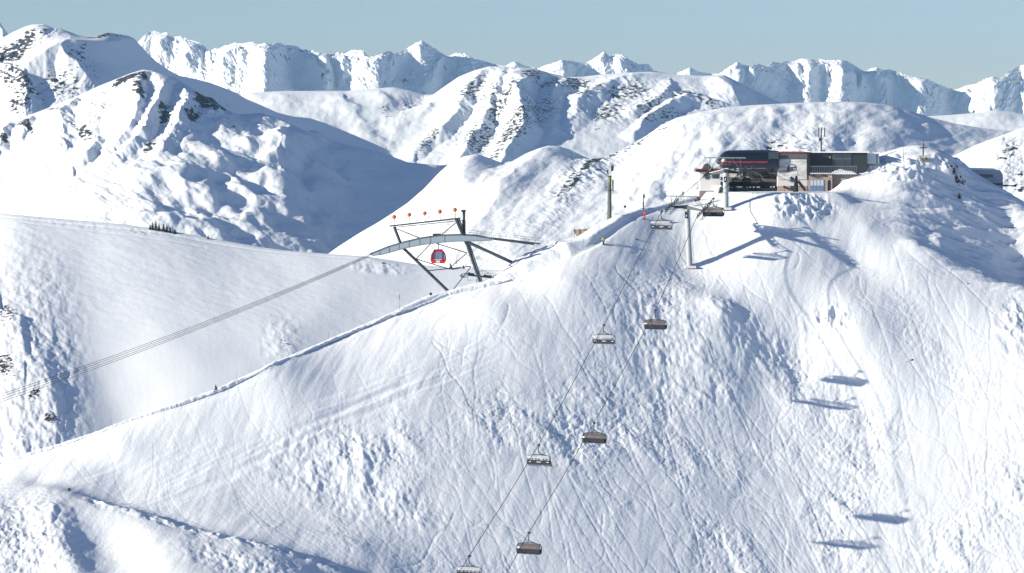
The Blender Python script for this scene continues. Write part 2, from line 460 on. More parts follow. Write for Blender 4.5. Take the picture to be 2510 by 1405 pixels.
def n_c2(X, D, px, py):
    kn = np.clip(blobs(px, py, [(640, 440, 300, 130, -10, 1), (480, 520, 200, 70, -10, 1), (760, 540, 120, 70, 0, 1)]), 0.26, 1) * (1 - blobs(px, py, [(950, 470, 120, 90, 30, .9)]))
    w1 = 18 * fbm(X / 80, D / 80, 60, 2); w2 = 14 * fbm(X / 50 + 7, D / 50, 59, 2)
    b1 = fbm((X + w1) / 120, (D + w2) / 130, 61, 2, .45); b1 = b1 - 0.55 * np.maximum(b1, 0) ** 2
    b2 = perlin((X + w1) / 52, (D + w2) / 66, 66); b2 = np.maximum(b2, -0.22)
    b3 = perlin((X + w2) / 24, (D + w1) / 34, 67); b3 = np.maximum(b3, -0.1)
    rg = blobs(px, py, [(330, 215, 120, 40, 10, 1), (520, 270, 60, 40, -30, 1), (180, 310, 80, 60, 0, .7), (440, 280, 60, 40, 0, .8)])
    return kn * (26 * b1 + 11 * b2 + 1.2 * b3) + 4 * fbm(X / 120, D / 120, 68, 2) + 2.4 * np.clip((520 - X) / 200, 0, 1) * fbm((X * .8 - D * .5) / 26, (X * .5 + D * .8) / 130, 69, 3) + rg * (6 * ridged(X / 24, D / 34, 70, 5, .55) + 2.0 * fbm(X / 6, D / 9, 75, 3)) + 1.1 * fbm((X + D * .7) / 30, (D - X * .5) / 70, 78, 3) + 0.35 * fbm(X / 9, D / 14, 77, 2)
def rock_c2(X, D, px, py):
    b = blobs(px, py, [(310, 205, 46, 16, 25, 1), (345, 195, 22, 16, 40, .9), (340, 230, 16, 22, 60, .9), (505, 255, 40, 34, -40, 1), (530, 275, 30, 18, -30, .95), (405, 265, 18, 24, 50, .9), (470, 290, 14, 26, 65, .9), (368, 320, 26, 12, 35, .9), (208, 320, 20, 14, 0, .9),
                       (130, 245, 30, 8, 25, .8), (60, 318, 10, 30, 65, .95), (130, 290, 8, 22, 70, .95), (8, 352, 14, 10, 10, .9), (570, 284, 40, 4, 18, .8), (230, 265, 10, 18, 60, .5), (450, 250, 12, 14, 0, .7), (590, 345, 40, 6, -5, .5)])
    return 0.27 + 0.42 * b
sheet('knobbly_mountain', 'broad sunlit mountain slope of humps and blue hollows', crest_c2, [(-260, 2890), (700, 2850), (1220, 2930)], 0.36, 420, 60, M_mid,
      (-260, 1220), 720, 460, tents=T2, gauss=G2, tentk=1.7, rnd=8, noise=[n_c2], rockfn=rock_c2, clampcrest=14, warp=6, warpw=45)

# ---- near middle slopes: white knoll, diagonal rocky rib and the big dome behind the station
crest_c3 = [(600, 800), (700, 700), (780, 640), (830, 604), (880, 572), (930, 543), (960, 524), (1000, 497), (1040, 462), (1075, 425), (1100, 402), (1135, 384), (1168, 377), (1195, 386), (1230, 399), (1255, 396), (1290, 376), (1320, 364), (1345, 357), (1368, 358),
            (1395, 366), (1425, 381), (1450, 392), (1480, 388), (1530, 364), (1580, 335), (1620, 308), (1660, 288), (1715, 275), (1770, 264), (1840, 258), (1900, 255), (1980, 251), (2060, 249), (2130, 252), (2180, 258), (2230, 271), (2280, 288),
            (2340, 303), (2400, 313), (2450, 319), (2510, 323), (2600, 330), (2800, 340)]
T3 = [([(1345, 357), (1310, 390), (1260, 440), (1200, 500), (1120, 560)], [3, 10, 12, 10, 6], 90, 60),
      ([(1368, 358), (1400, 372), (1445, 393)], [2, 8, 3], 10, 24),
      ([(1600, 320), (1540, 365), (1480, 410), (1400, 455), (1330, 520)], [3, 9, 12, 8, 4], 70, 60),
      ([(1680, 330), (1630, 400), (1595, 470), (1570, 560)], [2, 8, 12, 9], 90, 40),
      ([(1168, 377), (1130, 430), (1050, 500), (950, 560)], [2, 6, 8, 6], 90, 70)]
G3 = [([(1830, 300), (1760, 350), (1710, 430)], [3, 9, 9], 60, 34), ([(1950, 300), (1900, 340), (1880, 400)], [-6, -10, -10], 50, 50), ([(2100, 270), (2050, 330), (2030, 400)], [6, 8, 8], 60, 40), ([(2090, 320), (2080, 380)], [-8, -8], 30, 30),
      ([(2200, 300), (2170, 360)], [6, 6], 70, 40), ([(1900, 268), (2030, 262), (2120, 262)], [3, 4, 3], 60, 60)]
def n_c3(X, D, px, py):
    rg = blobs(px, py, [(1480, 400, 170, 50, 38, 1), (1080, 520, 60, 30, 0, .4), (1130, 600, 60, 40, 30, .7), (1940, 350, 90, 30, 0, .9), (1250, 560, 60, 30, 30, .5)])
    u = X * 0.80 - D * 0.55; v_ = X * 0.55 + D * 0.80
    wind = blobs(px, py, [(1960, 300, 130, 36, 0, 1), (1740, 360, 70, 80, 0, 1), (1640, 430, 60, 80, 0, 1), (1530, 500, 60, 60, 0, 1), (2060, 380, 60, 60, 0, .9), (2230, 330, 160, 40, 0, .4)])
    return 4.6 * fbm(X / 110, D / 120, 81, 3) + 1.0 * fbm((X + D * .6) / 34, (D - X * .4) / 80, 83, 3) + rg * (3.5 * ridged(u / 26, v_ / 60, 82, 4) - 1) + rg * 1.3 * fbm(u / 7, v_ / 15, 85, 3) + wind * (0.9 * fbm(X / 16, D / 42, 87, 3) + 4 * fbm(X / 46, D / 80, 88, 2)) + 0.25 * fbm(u / 12, v_ / 40, 89, 3)
def rock_c3(X, D, px, py):
    b = blobs(px, py, [(1570, 345, 70, 16, 40, .85), (1500, 385, 80, 18, 38, 1), (1440, 430, 80, 16, 36, 1), (1390, 450, 50, 12, 40, .9), (1460, 455, 40, 10, 42, .8), (1620, 320, 50, 8, 30, .7), (1365, 358, 10, 4, 0, .9), (1410, 372, 24, 6, -30, .8),
                       (1125, 600, 14, 10, 60, .7), (1170, 590, 20, 8, 30, .5), (1900, 350, 50, 22, 30, .8), (1960, 360, 50, 12, 0, .7), (1240, 555, 30, 8, 30, .6), (1225, 480, 20, 6, 40, .5), (1290, 470, 20, 6, 40, .4), (1190, 640, 12, 16, 60, .8), (1140, 640, 10, 14, 60, .8)])
    return 0.26 + 0.36 * b
sheet('middle_slopes', 'smooth lit snow slopes with a diagonal rocky rib and a wide dome', crest_c3, [(560, 2330), (2760, 2620)], 0.38, 420, 60, M_mid,
      (560, 2760), 940, 460, tents=T3, gauss=G3, tentk=1.15, rnd=14, noise=[n_c3], rockfn=rock_c3, clampcrest=14, warp=8, warpw=60)

# ---- shoulder at the far right
crest_c6 = [(1900, 640), (2050, 560), (2150, 490), (2220, 440), (2280, 408), (2330, 385), (2400, 352), (2460, 330), (2510, 312), (2600, 285), (2800, 250)]
def n_c6(X, D, px, py):
    return 3.0 * fbm(X / 90, D / 120, 111, 3) + 5 * blobs(px, py, [(2490, 400, 50, 50, 0, 1)]) * ridged(X / 20, D / 30, 113, 4) + .5 * fbm(X / 12, D / 20, 115, 3)
def rock_c6(X, D, px, py):
    return 0.26 + 0.34 * blobs(px, py, [(2480, 370, 50, 20, 40, .8), (2420, 350, 30, 8, 30, .8), (2500, 440, 26, 30, 0, .7), (2385, 400, 16, 6, 30, .7), (2500, 330, 20, 10, 30, .7)])
sheet('right_shoulder', 'sunlit snow shoulder behind the gondola station on the right', crest_c6, [(1900, 1440), (2790, 1540)], 0.38, 330, 40, M_mid,
      (1900, 2790), 380, 330, gauss=[([(2460, 360), (2450, 450)], [6, 8], 50, 30)], rnd=10, noise=[n_c6], rockfn=rock_c6, clampcrest=14)

# ---- the bowl on the left behind the piste ridge
crest_b = [(-300, 500), (-150, 512), (0, 523), (100, 532), (200, 541), (300, 550), (380, 560), (480, 577), (560, 592), (640, 606), (700, 614), (800, 622), (900, 629), (960, 638), (1020, 648), (1100, 656), (1200, 662), (1350, 664), (1500, 650)]
GB = [([(0, 535), (200, 553), (380, 572), (560, 604), (700, 627), (900, 641)], -1.5, 4, 5), ([(60, 549), (330, 580), (500, 607)], -.8, 4, 5), ([(0, 735), (45, 750), (60, 830)], [4, 10, 4], 90, 14), ([(90, 800), (125, 880), (140, 955)], [3, 9, 6], 60, 20), ([(20, 850), (60, 1000)], [3, 4], 40, 40),
      ([(230, 600), (250, 800), (330, 1000)], [-5, -22, -30], 120, 130), ([(880, 645), (700, 800), (560, 1000)], [4, 10, 14], 170, 120), ([(700, 800), (690, 900)], [3, 3], 40, 40)]
def n_b(X, D, px, py):
    rg = blobs(px, py, [(60, 900, 130, 260, 0, 1), (150, 900, 40, 160, 0, 1), (690, 820, 50, 50, 0, .5), (330, 560, 300, 14, -6, .5), (930, 660, 80, 12, -5, .8)])
    return 2.4 * fbm(X / 200, D / 260, 121, 2) + rg * (2.2 * fbm(X / 22, D / 40, 122, 4)) + 0.45 * fbm((X + D) / 60, (D - X * .5) / 26, 127, 3) * blobs(px, py, [(250, 640, 700, 110, -8, 1)]) + 0.10 * fbm(X / 14, D / 30, 125, 2)
def rock_b(X, D, px, py):
    return 0.18 + 0.42 * blobs(px, py, [(15, 740, 40, 30, 0, .9), (10, 840, 30, 30, 0, 1), (85, 895, 22, 14, 20, 1), (125, 935, 26, 14, 0, 1), (60, 965, 14, 8, 0, .7), (700, 825, 26, 18, 30, .8), (230, 560, 200, 5, -7, .6), (350, 573, 60, 4, -8, .7), (960, 652, 60, 4, -4, .8), (30, 860, 50, 12, 0, .7)])
sheet('snow_bowl', 'wide smooth snow bowl to the left behind the piste ridge', crest_b, [(-280, 990), (0, 960), (1200, 960), (1480, 960)], 0.42, 640, 60, M_bowl,
      (-280, 1480), 700, 560, gauss=GB, rnd=10, noise=[n_b], rockfn=rock_b, clampcrest=12)

# ================================================================== THE PISTE HILL (foreground)
FX = [-95, -80, -73, -55, -40, -25, -10, 5, 20, 33, 45, 60, 80, 120]
FZ = [-63, -63, -63, -65, -68, -71.5, -75.5, -80.5, -86, -91, -96, -100, -102, -104]
def fc(px, py, s_=0.87):
    Y = 580.0
    for _ in range(30):
        x = (px - CX) / F * Y
        zb = float(np.interp(x, FX, FZ)); k = -zof(py, 1.0)
        Y = (-zb + s_ * 555) / (s_ + k)
    return (px, py, Y)
ctrl = [  # px, py, depth : points of the ground
    # outer edge of the piste ridge
    (-260, 1195, 556), (-150, 1172, 558), (40, 1125, 561), (150, 1090, 563), (270, 1050, 565), (400, 1005, 568), (530, 960, 572.5), (660, 900, 578), (800, 840, 591), (980, 765, 603), (1100, 720, 611), (1230, 692, 614), (1330, 652, 618), (1450, 594, 625),
    (1530, 534, 635), (1600, 513, 646), (1700, 492, 655),
    # inner side of the groomed ridge
    (0, 1160, 555), (300, 1090, 559), (600, 1000, 570), (800, 920, 581), (1000, 830, 593), (1200, 750, 601), (1400, 690, 610), (1560, 600, 629), (1620, 560, 637),
    # tower and station ledge
    (1690, 655, 629), (1779, 512, 644), (1800, 494, 647), (1800, 478, 656), (1730, 500, 652), (1900, 475, 648), (2035, 472, 652), (1800, 560, 639), (1900, 520, 641), (1940, 560, 639), (1990, 590, 637), (2040, 520, 648), (1500, 680, 615),
    # upper face
    (1600, 740, 613), (1760, 780, 613), (1900, 720, 622), (2100, 640, 636), (1400, 780, 603), (2250, 720, 629), (2100, 800, 618), fc(2300, 900), fc(2450, 900),
    fc(1200, 880), fc(1400, 960), fc(1605, 935), fc(1850, 960), fc(1950, 880), fc(2087, 933), fc(1975, 990), fc(2510, 1050), fc(1200, 1000), fc(1000, 1000), fc(800, 1080), fc(600, 1130), fc(600, 1200), fc(300, 1165),
    # lower face
    fc(2045, 1240), fc(1922, 1300), fc(2300, 1200), fc(2550, 1300), fc(1700, 1200), fc(1450, 1200), fc(1200, 1200), fc(1000, 1200), fc(800, 1230), fc(1700, 1405), fc(2100, 1405), fc(1400, 1405), fc(1150, 1370), fc(2500, 1500), fc(1800, 1600), fc(1300, 1600),
    # cat track bottom left
    (0, 1178, 551), (300, 1222, 548), (450, 1258, 545), (600, 1300, 542), (750, 1340, 541), (900, 1385, 541), (300, 1240, 540), (600, 1325, 536), (150, 1200, 544), (1000, 1430, 542),
    # hump below it
    (0, 1240, 538), (130, 1260, 537), (300, 1300, 532), (500, 1360, 529), (700, 1405, 529), (60, 1405, 522), (300, 1420, 518), (500, 1450, 519), (-200, 1350, 524), (200, 1600, 506), (800, 1600, 518), (-260, 1600, 508),
    # mound with the cross, bright rim, blue flank
    (2100, 480, 656), (2100, 520, 649), (2060, 560, 642), (2130, 560, 643), (2060, 460, 661), (2110, 415, 668), (2160, 402, 670), (2263, 392, 670), (2340, 398, 671), (2363, 436, 672), (2390, 462, 670), (2420, 476, 669), (2440, 488, 669), (2510, 530, 668), (2600, 600, 658), (2160, 570, 643.5), (2250, 610, 641), (2340, 660, 638.5), (2420, 692, 637), (2510, 718, 636), (2600, 760, 633),
    (2200, 450, 661), (2330, 480, 667), (2250, 540, 654), (2400, 560, 660), (2480, 620, 660), (2380, 640, 650), (2560, 690, 655),
]
back = [(2263, 440, 705), (2440, 540, 705), (2600, 680, 700), (2100, 480, 705), (1900, 530, 715), (1750, 560, 710), (1650, 590, 700)]
pts = [P(*c) for c in ctrl + back]
A = np.array([[p.x, p.y] for p in pts]); zv = np.array([p.z for p in pts])
n = len(A)
def U(r2): return np.where(r2 > 1e-9, 0.5 * r2 * np.log(r2 + 1e-12), 0)
K = U(((A[:, None, :] - A[None, :, :]) ** 2).sum(-1)) + np.eye(n) * 8.0
Q = np.hstack([np.ones((n, 1)), A])
sol = np.linalg.solve(np.block([[K, Q], [Q.T, np.zeros((3, 3))]]), np.concatenate([zv, np.zeros(3)]))
def rbf(x, y):
    z = sol[n] + sol[n + 1] * x + sol[n + 2] * y
    for i in range(n):
        z = z + sol[i] * U((x - A[i, 0]) ** 2 + (y - A[i, 1]) ** 2)
    return z

edge_px = [(-400, 1225, 554), (-150, 1172, 558), (40, 1125, 561), (150, 1090, 563), (270, 1050, 565), (400, 1005, 568), (530, 960, 572.5), (660, 900, 578), (800, 840, 591), (980, 765, 603), (1040, 745, 607), (1100, 720, 611), (1230, 692, 614), (1330, 652, 618), (1400, 622, 621), (1450, 594, 625),
           (1490, 562, 630), (1530, 534, 635), (1600, 513, 646), (1700, 490, 655), (1714, 480, 664), (1716, 480, 740)]
E3 = [P(*e) for e in edge_px]
E2 = [(p.x, p.y) for p in E3]
bank_h = [.1, .1, .1, .1, .15, .2, .2, .15, .15, .35, .9, .4, .8, 2.0, 1.8, .9, .6, 0.5, 0.4, .3, 0, 0]
bank_w = [1, 1, 1, 1.0, 1.2, 1.4, 1.5, 1.2, 1.0, 1.0, 1.8, 2.0, 5, 8.5, 8, 4, 3, 2.0, 2, 2, 1, 1]

ncn, nrn = 1130, 1060
pxn = np.linspace(-200, 2700, ncn)
yn = np.linspace(478, 712, nrn)
GY = yn[:, None] * np.ones((1, ncn))
GX = (pxn - CX)[None, :] / F * GY * 1.003
Z0 = rbf(GX, GY)
PXn, PYn = proj(GX, GY, Z0)

def near_relief(x, y, px, py):
    # how rough the snow is, from 0 (groomed) to 1 (moguls)
    sm = [(200, 1120, 0), (500, 1010, 0), (800, 900, 0), (1000, 800, 0), (1200, 730, 0), (1400, 650, 0), (1550, 570, 0), (1650, 530, .1), (600, 1050, .08), (900, 950, .08), (1100, 860, .1), (1300, 760, .1), (1450, 700, .15), (300, 1150, .05), (1690, 660, .25), (1800, 520, .2), (1850, 600, .3),
          (100, 1180, 0), (300, 1230, 0), (450, 1265, 0.02), (600, 1305, 0.02), (750, 1345, 0.02), (900, 1390, 0.05), (1050, 1380, .3), (450, 1190, .25), (650, 1220, .4), (500, 1130, .2), (850, 1290, .7),
          (1500, 750, .75), (1600, 820, 1), (1700, 760, .9), (1400, 850, .7), (1250, 900, .7), (1050, 980, .6), (800, 1100, .8), (900, 1180, 1.1), (700, 1150, .8), (1100, 1100, .8), (1300, 1050, .8), (1500, 1000, .8), (1700, 950, 1.1), (1850, 850, .9), (1900, 950, .8), (1600, 1100, .7), (1800, 1100, .7),
          (1400, 1250, .7), (1150, 1250, .9), (1600, 1300, .7), (1900, 1200, .7), (2100, 1100, .7), (2300, 1050, .6), (2450, 1200, .65), (2200, 1300, .75), (2450, 1350, .7), (1900, 1380, .8), (2050, 980, .55), (2250, 850, .35), (2350, 750, .15), (2480, 850, .5), (2150, 740, .35), (1950, 680, .4), (2000, 560, .2), (1960, 510, .7), (1920, 500, .6), (2100, 560, .15), (2200, 620, .15), (2300, 680, .15),
          (2020, 780, .7), (2080, 800, .6), (1780, 700, .35), (2200, 500, .3), (2350, 560, .3), (2450, 600, .3), (2260, 400, .3), (0, 1260, .9), (100, 1320, 1), (450, 1350, .6), (600, 1380, .8), (250, 1290, .5), (250, 1380, .1), (300, 1340, .1)]
    r = field(px, py, sm, 55.0)
    wx = 1.6 * fbm(x / 9, y / 9, 201, 2); wy = 1.6 * fbm(x / 9 + 9, y / 9 + 4, 203, 2)
    a, b = x + wx, y + wy
    big = np.maximum(fbm(a / 8.0, b / 7.0, 210, 2), -0.25)
    mog = np.abs(perlin(a / 3.4, b / 3.8, 220)) + 0.5 * np.abs(perlin(a / 1.9, b / 1.7, 221))
    # carved, curving tracks: thin creases
    tr = 0
    for k, (s, sd) in enumerate(((3.2, 230), (2.2, 233), (4.5, 236), (1.5, 239))):
        ang = 0.9 * fbm(x / 14, y / 14, 240 + k, 2)
        th = 0.5 * k + 0.8 * fbm(x / 30, y / 30, 245 + k, 2); c_, s2 = np.cos(th), np.sin(th)
        q = np.abs(perlin((x * c_ + y * s2) / s + 1.3 * ang, (-x * s2 + y * c_) / (s * 1.7) + 2.2 * ang, sd))
        tr = tr - np.exp(-(q / 0.05) ** 2) * (0.13 if s > 2 else 0.09)
    r = r * np.clip(0.62 + 1.25 * fbm(x / 19, y / 23, 206, 3), .12, 1.5)
    h = r * (0.62 * big + 0.14 * mog + 0.75 * tr) + r * (0.10 * fbm(x / 1.1, y / 1.3, 250, 4) + 0.10 * fbm((x + y) / 2.4, (x - y) / 0.8, 252, 2))
    # deeper hummocks below the tower and on the left of the face
    hb = blobs(px, py, [(1640, 830, 120, 100, 0, 1), (1860, 850, 110, 60, -35, 1), (1700, 960, 130, 60, 0, .8), (840, 1160, 170, 90, -15, 1), (980, 1240, 120, 50, -15, .9), (1500, 1000, 70, 50, 0, .5), (1780, 770, 30, 40, 60, 1), (70, 1310, 120, 90, 0, 1), (620, 1390, 160, 30, -15, .9)])
    h = h + hb * (0.45 * np.maximum(fbm(a / 5.0, b / 6.0, 260, 3), -0.2) + .16 * fbm(x / 1.1, y / 1.1, 262, 3))
    # rake marks fanning over the convex edge of the piste
    fan = blobs(px, py, [(850, 1010, 240, 50, 26, 1), (520, 1150, 160, 60, 20, .9), (1120, 900, 160, 40, 28, .8), (330, 1150, 160, 30, 10, .7)])
    c, s_ = math.cos(0.95), math.sin(0.95)
    h = h + fan * 0.22 * (ridged((x * c - y * s_) / 2.2, (x * s_ + y * c) / 26, 270, 2) - .5)
    # groomer corduroy drift: long faint undulations along the ridge
    h = h + (1 - np.clip(r * 2, 0, 1)) * (0.10 * fbm(x / 3.0 - y / 9.0, y / 14 + x / 30, 272, 3) + .25 * fbm(x / 22, y / 22, 274, 2))
    # wind-cut ridges on the blue flank right of the rim
    wf = blobs(px, py, [(2380, 540, 190, 110, -35, 1), (2300, 450, 150, 60, -10, .8), (2480, 640, 120, 60, -35, 1)])
    u = x * 0.93 + y * 0.36; v = -x * 0.36 + y * 0.93
    h = h + wf * (1.5 * ridged(u / 17, v / 3.0, 280, 4) + 1.3 * fbm(u / 22, v / 12, 284, 2) - 0.3)
    # lumpy snow below the terrace and crags on the mound
    h = h + blobs(px, py, [(1965, 505, 65, 34, 0, 1)]) * (1.1 * ridged(x / 2.4, y / 3, 290, 4))
    h = h + blobs(px, py, [(2140, 405, 70, 18, 0, 1), (2330, 410, 40, 24, -30, 1), (2220, 430, 90, 20, -5, .6), (2250, 400, 60, 10, 0, .5), (2030, 785, 50, 34, 0, .8), (2490, 800, 40, 60, 0, .5)]) * (1.6 * ridged(x / 3.2, y / 4, 300, 4) - .5)
    return h

rel = near_relief(GX, GY, PXn, PYn)

def gb(x, y, pts, amp, wd):
    q = [(P(*p).x, P(*p).y) for p in pts]
    d = polydist(x, y, q)[0]
    return amp * np.exp(-(d / wd) ** 2)
rel = rel + gb(GX, GY, [(130, 1285, 537), (145, 1340, 529), (200, 1430, 518)], 0.8, 3.0)      # hump that shades the blue hollow
rel = rel - gb(GX, GY, [(262, 1325, 532), (315, 1410, 519)], 3.0, 6.5)
rel = rel + gb(GX, GY, [(2250, 612, 641), (2340, 662, 638.5), (2420, 694, 637), (2510, 720, 636)], 0.9, 3.0)
rel = rel + gb(GX, GY, [(1750, 765, 616), (1780, 770, 616)], 0.8, 2.2)
rel = rel + gb(GX, GY, [(2062, 790, 626)], 1.6, 1.6)
rel = rel + gb(GX, GY, [(2300, 620, 648), (2320, 600, 650)], 1.0, 1.6)
rel = rel - gb(GX, GY, [(100, 1195, 550), (300, 1230, 545), (600, 1313, 540), (900, 1390, 541)], 0.8, 3.4)
rel = rel + gb(GX, GY, [(220, 1235, 543), (300, 1246, 541), (600, 1336, 536), (900, 1412, 537)], 0.32, 1.6) * (0.5 + 1.4 * fbm(GX / 2.6, GY / 2.2, 330, 4))
rel = rel - gb(GX, GY, [(2385, 445, 671), (2420, 470, 669), (2455, 492, 668)], 2.3, 4.5)
# keep the ledge flat under tower and station
def flat(x, y, px, py, Y, rx, ry, zt, z):
    c = P(px, py, Y)
    w_ = np.clip(1.5 - np.sqrt(((x - c.x) / rx) ** 2 + ((y - c.y) / ry) ** 2), 0, 1)
    w_ = w_ * w_ * (3 - 2 * w_)
    return z * (1 - w_) + zt * w_
Zn = Z0 + rel

# outside the piste edge: a ploughed bank, then the far side falls away
d, bx, by, bt = polydist(GX, GY, E2)
sgn = np.where((GY - by) * 1.0 - (GX - bx) * 0.25 > 0, 1, -1)
i0 = np.clip(np.floor(bt).astype(int), 0, len(E2) - 2)
ex = np.array([p[0] for p in E2]); ey = np.array([p[1] for p in E2]); ez = np.array([p.z for p in E3])
tx = ex[i0 + 1] - ex[i0]; ty = ey[i0 + 1] - ey[i0]
cross = tx * (GY - ey[i0]) - ty * (GX - ex[i0])
sd = np.where(cross > 0, d, -d)
zE = np.interp(bt, np.arange(len(ez)), ez)
bh = np.interp(bt, np.arange(len(bank_h)), bank_h) * (1 + .22 * fbm(bx / 5, by / 5, 310, 2))
bw = np.interp(bt, np.arange(len(bank_w)), bank_w)
lump = 0.10 * fbm(GX / 2.2, GY / 2.2, 312, 3)
sb = np.clip((sd + 0.3) / np.maximum(bw * 0.35, 0.95), 0, 1); sb = sb * sb * (3 - 2 * sb)
out = zE + bh * sb + lump - 0.62 * np.maximum(0, sd - bw) - 0.012 * np.maximum(0, sd - bw) ** 2
blend = np.clip((sd + 2.5) / 2.5, 0, 1)
Zin = Zn * (1 - blend) + np.minimum(Zn, zE + 0.05) * blend
west = GX < E2[-2][0]
Zn = np.where((sd > 0) & west, out, np.where(west, Zin * 1.0, Zn))
# a shallow trench beside the bank, where the snow is cut
Zn = Zn - np.where(west, 0.40 * np.exp(-((sd + 0.7) / 0.65) ** 2) * np.clip(bh * 1.5, 0, 1), 0)

st = P(1890, 469, 700)
edgeY = np.interp(GX, [P(1716, 470, 660).x, P(1790, 470, 655).x, P(1850, 470, 648).x, P(2050, 470, 650).x], [657.5, 655, 647, 650])
led = np.clip((GX - P(1716, 470, 662).x) / 1.5, 0, 1) * np.clip((P(2080, 470, 664).x - GX) / 5.0, 0, 1) * np.clip((GY - edgeY) / 1.5, 0, 1) * np.clip((700 - GY) / 6, 0, 1)
led = led * led * (3 - 2 * led)
zled = zof(470.5, 659)
Zn = Zn * (1 - led) + (zled + 0.04 * fbm(GX / 2, GY / 2, 320, 2)) * led

def rock_near(x, y, px, py):
    b = blobs(px, py, [(2150, 405, 50, 12, 0, .8), (2335, 408, 20, 12, 0, 1), (2350, 428, 26, 20, -30, 1), (2325, 400, 10, 6, 0, .9), (2015, 788, 22, 14, 30, .8), (2062, 790, 14, 10, 0, .6), (2230, 885, 16, 4, 20, 1), (2225, 900, 8, 4, 0, .9), (2190, 630, 30, 6, -20, .7), (2150, 660, 30, 6, 20, .5),
                       (2110, 790, 20, 8, -40, .7), (2490, 800, 30, 40, 0, .6), (2380, 700, 40, 8, -20, .7), (2240, 870, 6, 3, 0, .9), (1985, 500, 14, 30, 60, .75), (1930, 520, 20, 10, 0, .5), (2240, 560, 30, 10, 0, .5), (2440, 560, 60, 20, -10, .5), (2460, 690, 14, 4, 30, .8), (2260, 460, 60, 12, 0, .55), (1690, 450, 3, 3, 0, 0)])
    return 0.10 + 0.50 * b
# ski tracks: thin curving grooves stamped along the fall line
carve = np.zeros_like(Zn)
trk = random.Random(12)
dyn = yn[1] - yn[0]
def stamp(x, y, dep):
    if not (yn[0] + 1 < y < yn[-1] - 1): return
    i = (y - yn[0]) / dyn; px_ = CX + x / (y * 1.003) * F; j = (px_ - pxn[0]) / (pxn[1] - pxn[0])
    i0_, j0_ = int(round(i)), int(round(j))
    if 1 < j0_ < ncn - 2 and 1 < i0_ < nrn - 2:
        carve[i0_, j0_] = min(carve[i0_, j0_], -dep)
        carve[i0_, j0_ + 1] = min(carve[i0_, j0_ + 1], -dep * .5)
def height(x, y):
    i = int((y - yn[0]) / dyn); j = int((CX + x / (y * 1.003) * F - pxn[0]) / (pxn[1] - pxn[0]))
    i = max(2, min(nrn - 3, i)); j = max(2, min(ncn - 3, j))
    return Z0[i, j]
for k in range(460):
    if k < 200 or k >= 330: px_, py_ = trk.uniform(1050, 2560), trk.uniform(640, 1380)
    elif k < 270: px_, py_ = trk.uniform(1450, 2350), trk.uniform(540, 900)
    else: px_, py_ = trk.uniform(150, 1100), trk.uniform(900, 1200)
    col = int(np.argmin(np.abs(pxn - px_))); ii = np.nonzero(PYn[:, col] <= py_)[0]
    if not len(ii): continue
    y = yn[ii[0]]; x = (px_ - CX) / F * y * 1.003
    L_ = (trk.uniform(3, 12) if trk.random() < .65 else trk.uniform(12, 34)) if k < 260 else trk.uniform(12, 45)
    am, wl_, ph = trk.uniform(.15, .7), trk.uniform(7, 18), trk.uniform(0, 6.28)
    if k >= 260: am *= .25
    drift = trk.uniform(-1.2, 1.2) if k < 260 else trk.uniform(-.2, .5)
    dep = trk.uniform(.03, .10) if not 270 <= k < 330 else trk.uniform(.02, .04)
    d_ = 0.0
    while d_ < L_:
        e_ = 1.5
        gx_ = (height(x + e_, y) - height(x - e_, y)) / (2 * e_); gy_ = (height(x, y + e_) - height(x, y - e_)) / (2 * e_)
        g_ = math.hypot(gx_, gy_) + 1e-6
        ang = math.atan2(-gy_, -gx_) + drift + am * math.sin(d_ / wl_ * 6.283 + ph)
        x += .11 * math.cos(ang); y += .11 * math.sin(ang); d_ += .11
        stamp(x, y, dep * min(1, (L_ - d_) / 2 + .2))
Zn = Zn + np.where(led > .3, 0, carve)
rk = rock_near(GX, GY, PXn, PYn)
SHEETS['near'] = (pxn, GY, Zn)
hill = grid_mesh('ski_slope', GX, GY, Zn, M_near, rk, 'groomed piste ridge and mogul face in the foreground')

# the ploughed bank itself: a cut wall of snow swept along the outer edge of the piste
nb = 1700
tb = np.linspace(1.0, 12.2, nb)
bx_ = np.interp(tb, np.arange(len(ex)), ex); by_ = np.interp(tb, np.arange(len(ey)), ey); bz_ = np.interp(tb, np.arange(len(ez)), ez)
kk = np.exp(-0.5 * (np.arange(-70, 71) / 28.0) ** 2); kk /= kk.sum()
sm_ = lambda a_: np.convolve(np.pad(a_, 70, mode='reflect', reflect_type='odd'), kk, mode='valid')
bx_, by_, bz_ = sm_(bx_), sm_(by_), sm_(bz_)
tx_, ty_ = np.gradient(bx_), np.gradient(by_); tl_ = np.hypot(tx_, ty_)
nx_, ny_ = -ty_ / tl_, tx_ / tl_
hb_ = (0.34 + 0.34 * fbm(bx_ / 7, by_ / 7, 341, 3) + 0.06 * fbm(bx_ / .8, by_ / .8, 343, 2)) * np.clip((tb - 1.0) / 1.2, 0.25, 1) * np.clip((12.2 - tb) / .5, 0.1, 1)
wob = 0.10 * fbm(bx_ / 1.4, by_ / 1.4, 345, 3)
prof_ = [(-.34, -.6, 0), (-.26, -.05, 0), (-.20, .55, 1), (-.10, .92, 1), (.12, 1.0, 1), (.55, .85, 1), (1.2, .2, 1), (2.6, -1.1, 0), (4.2, -2.6, 0)]
XB = np.array([bx_ + nx_ * (q[0] + wob) for q in prof_]); YB = np.array([by_ + ny_ * (q[0] + wob) for q in prof_])
ZB = np.array([bz_ + (hb_ * q[1] if q[2] or q[1] > -.7 else q[1]) for q in prof_])
grid_mesh('snow_bank', XB[::-1], YB[::-1], ZB[::-1], M_near, np.zeros_like(XB), 'low ploughed snow bank along the outer edge of the ridge piste')

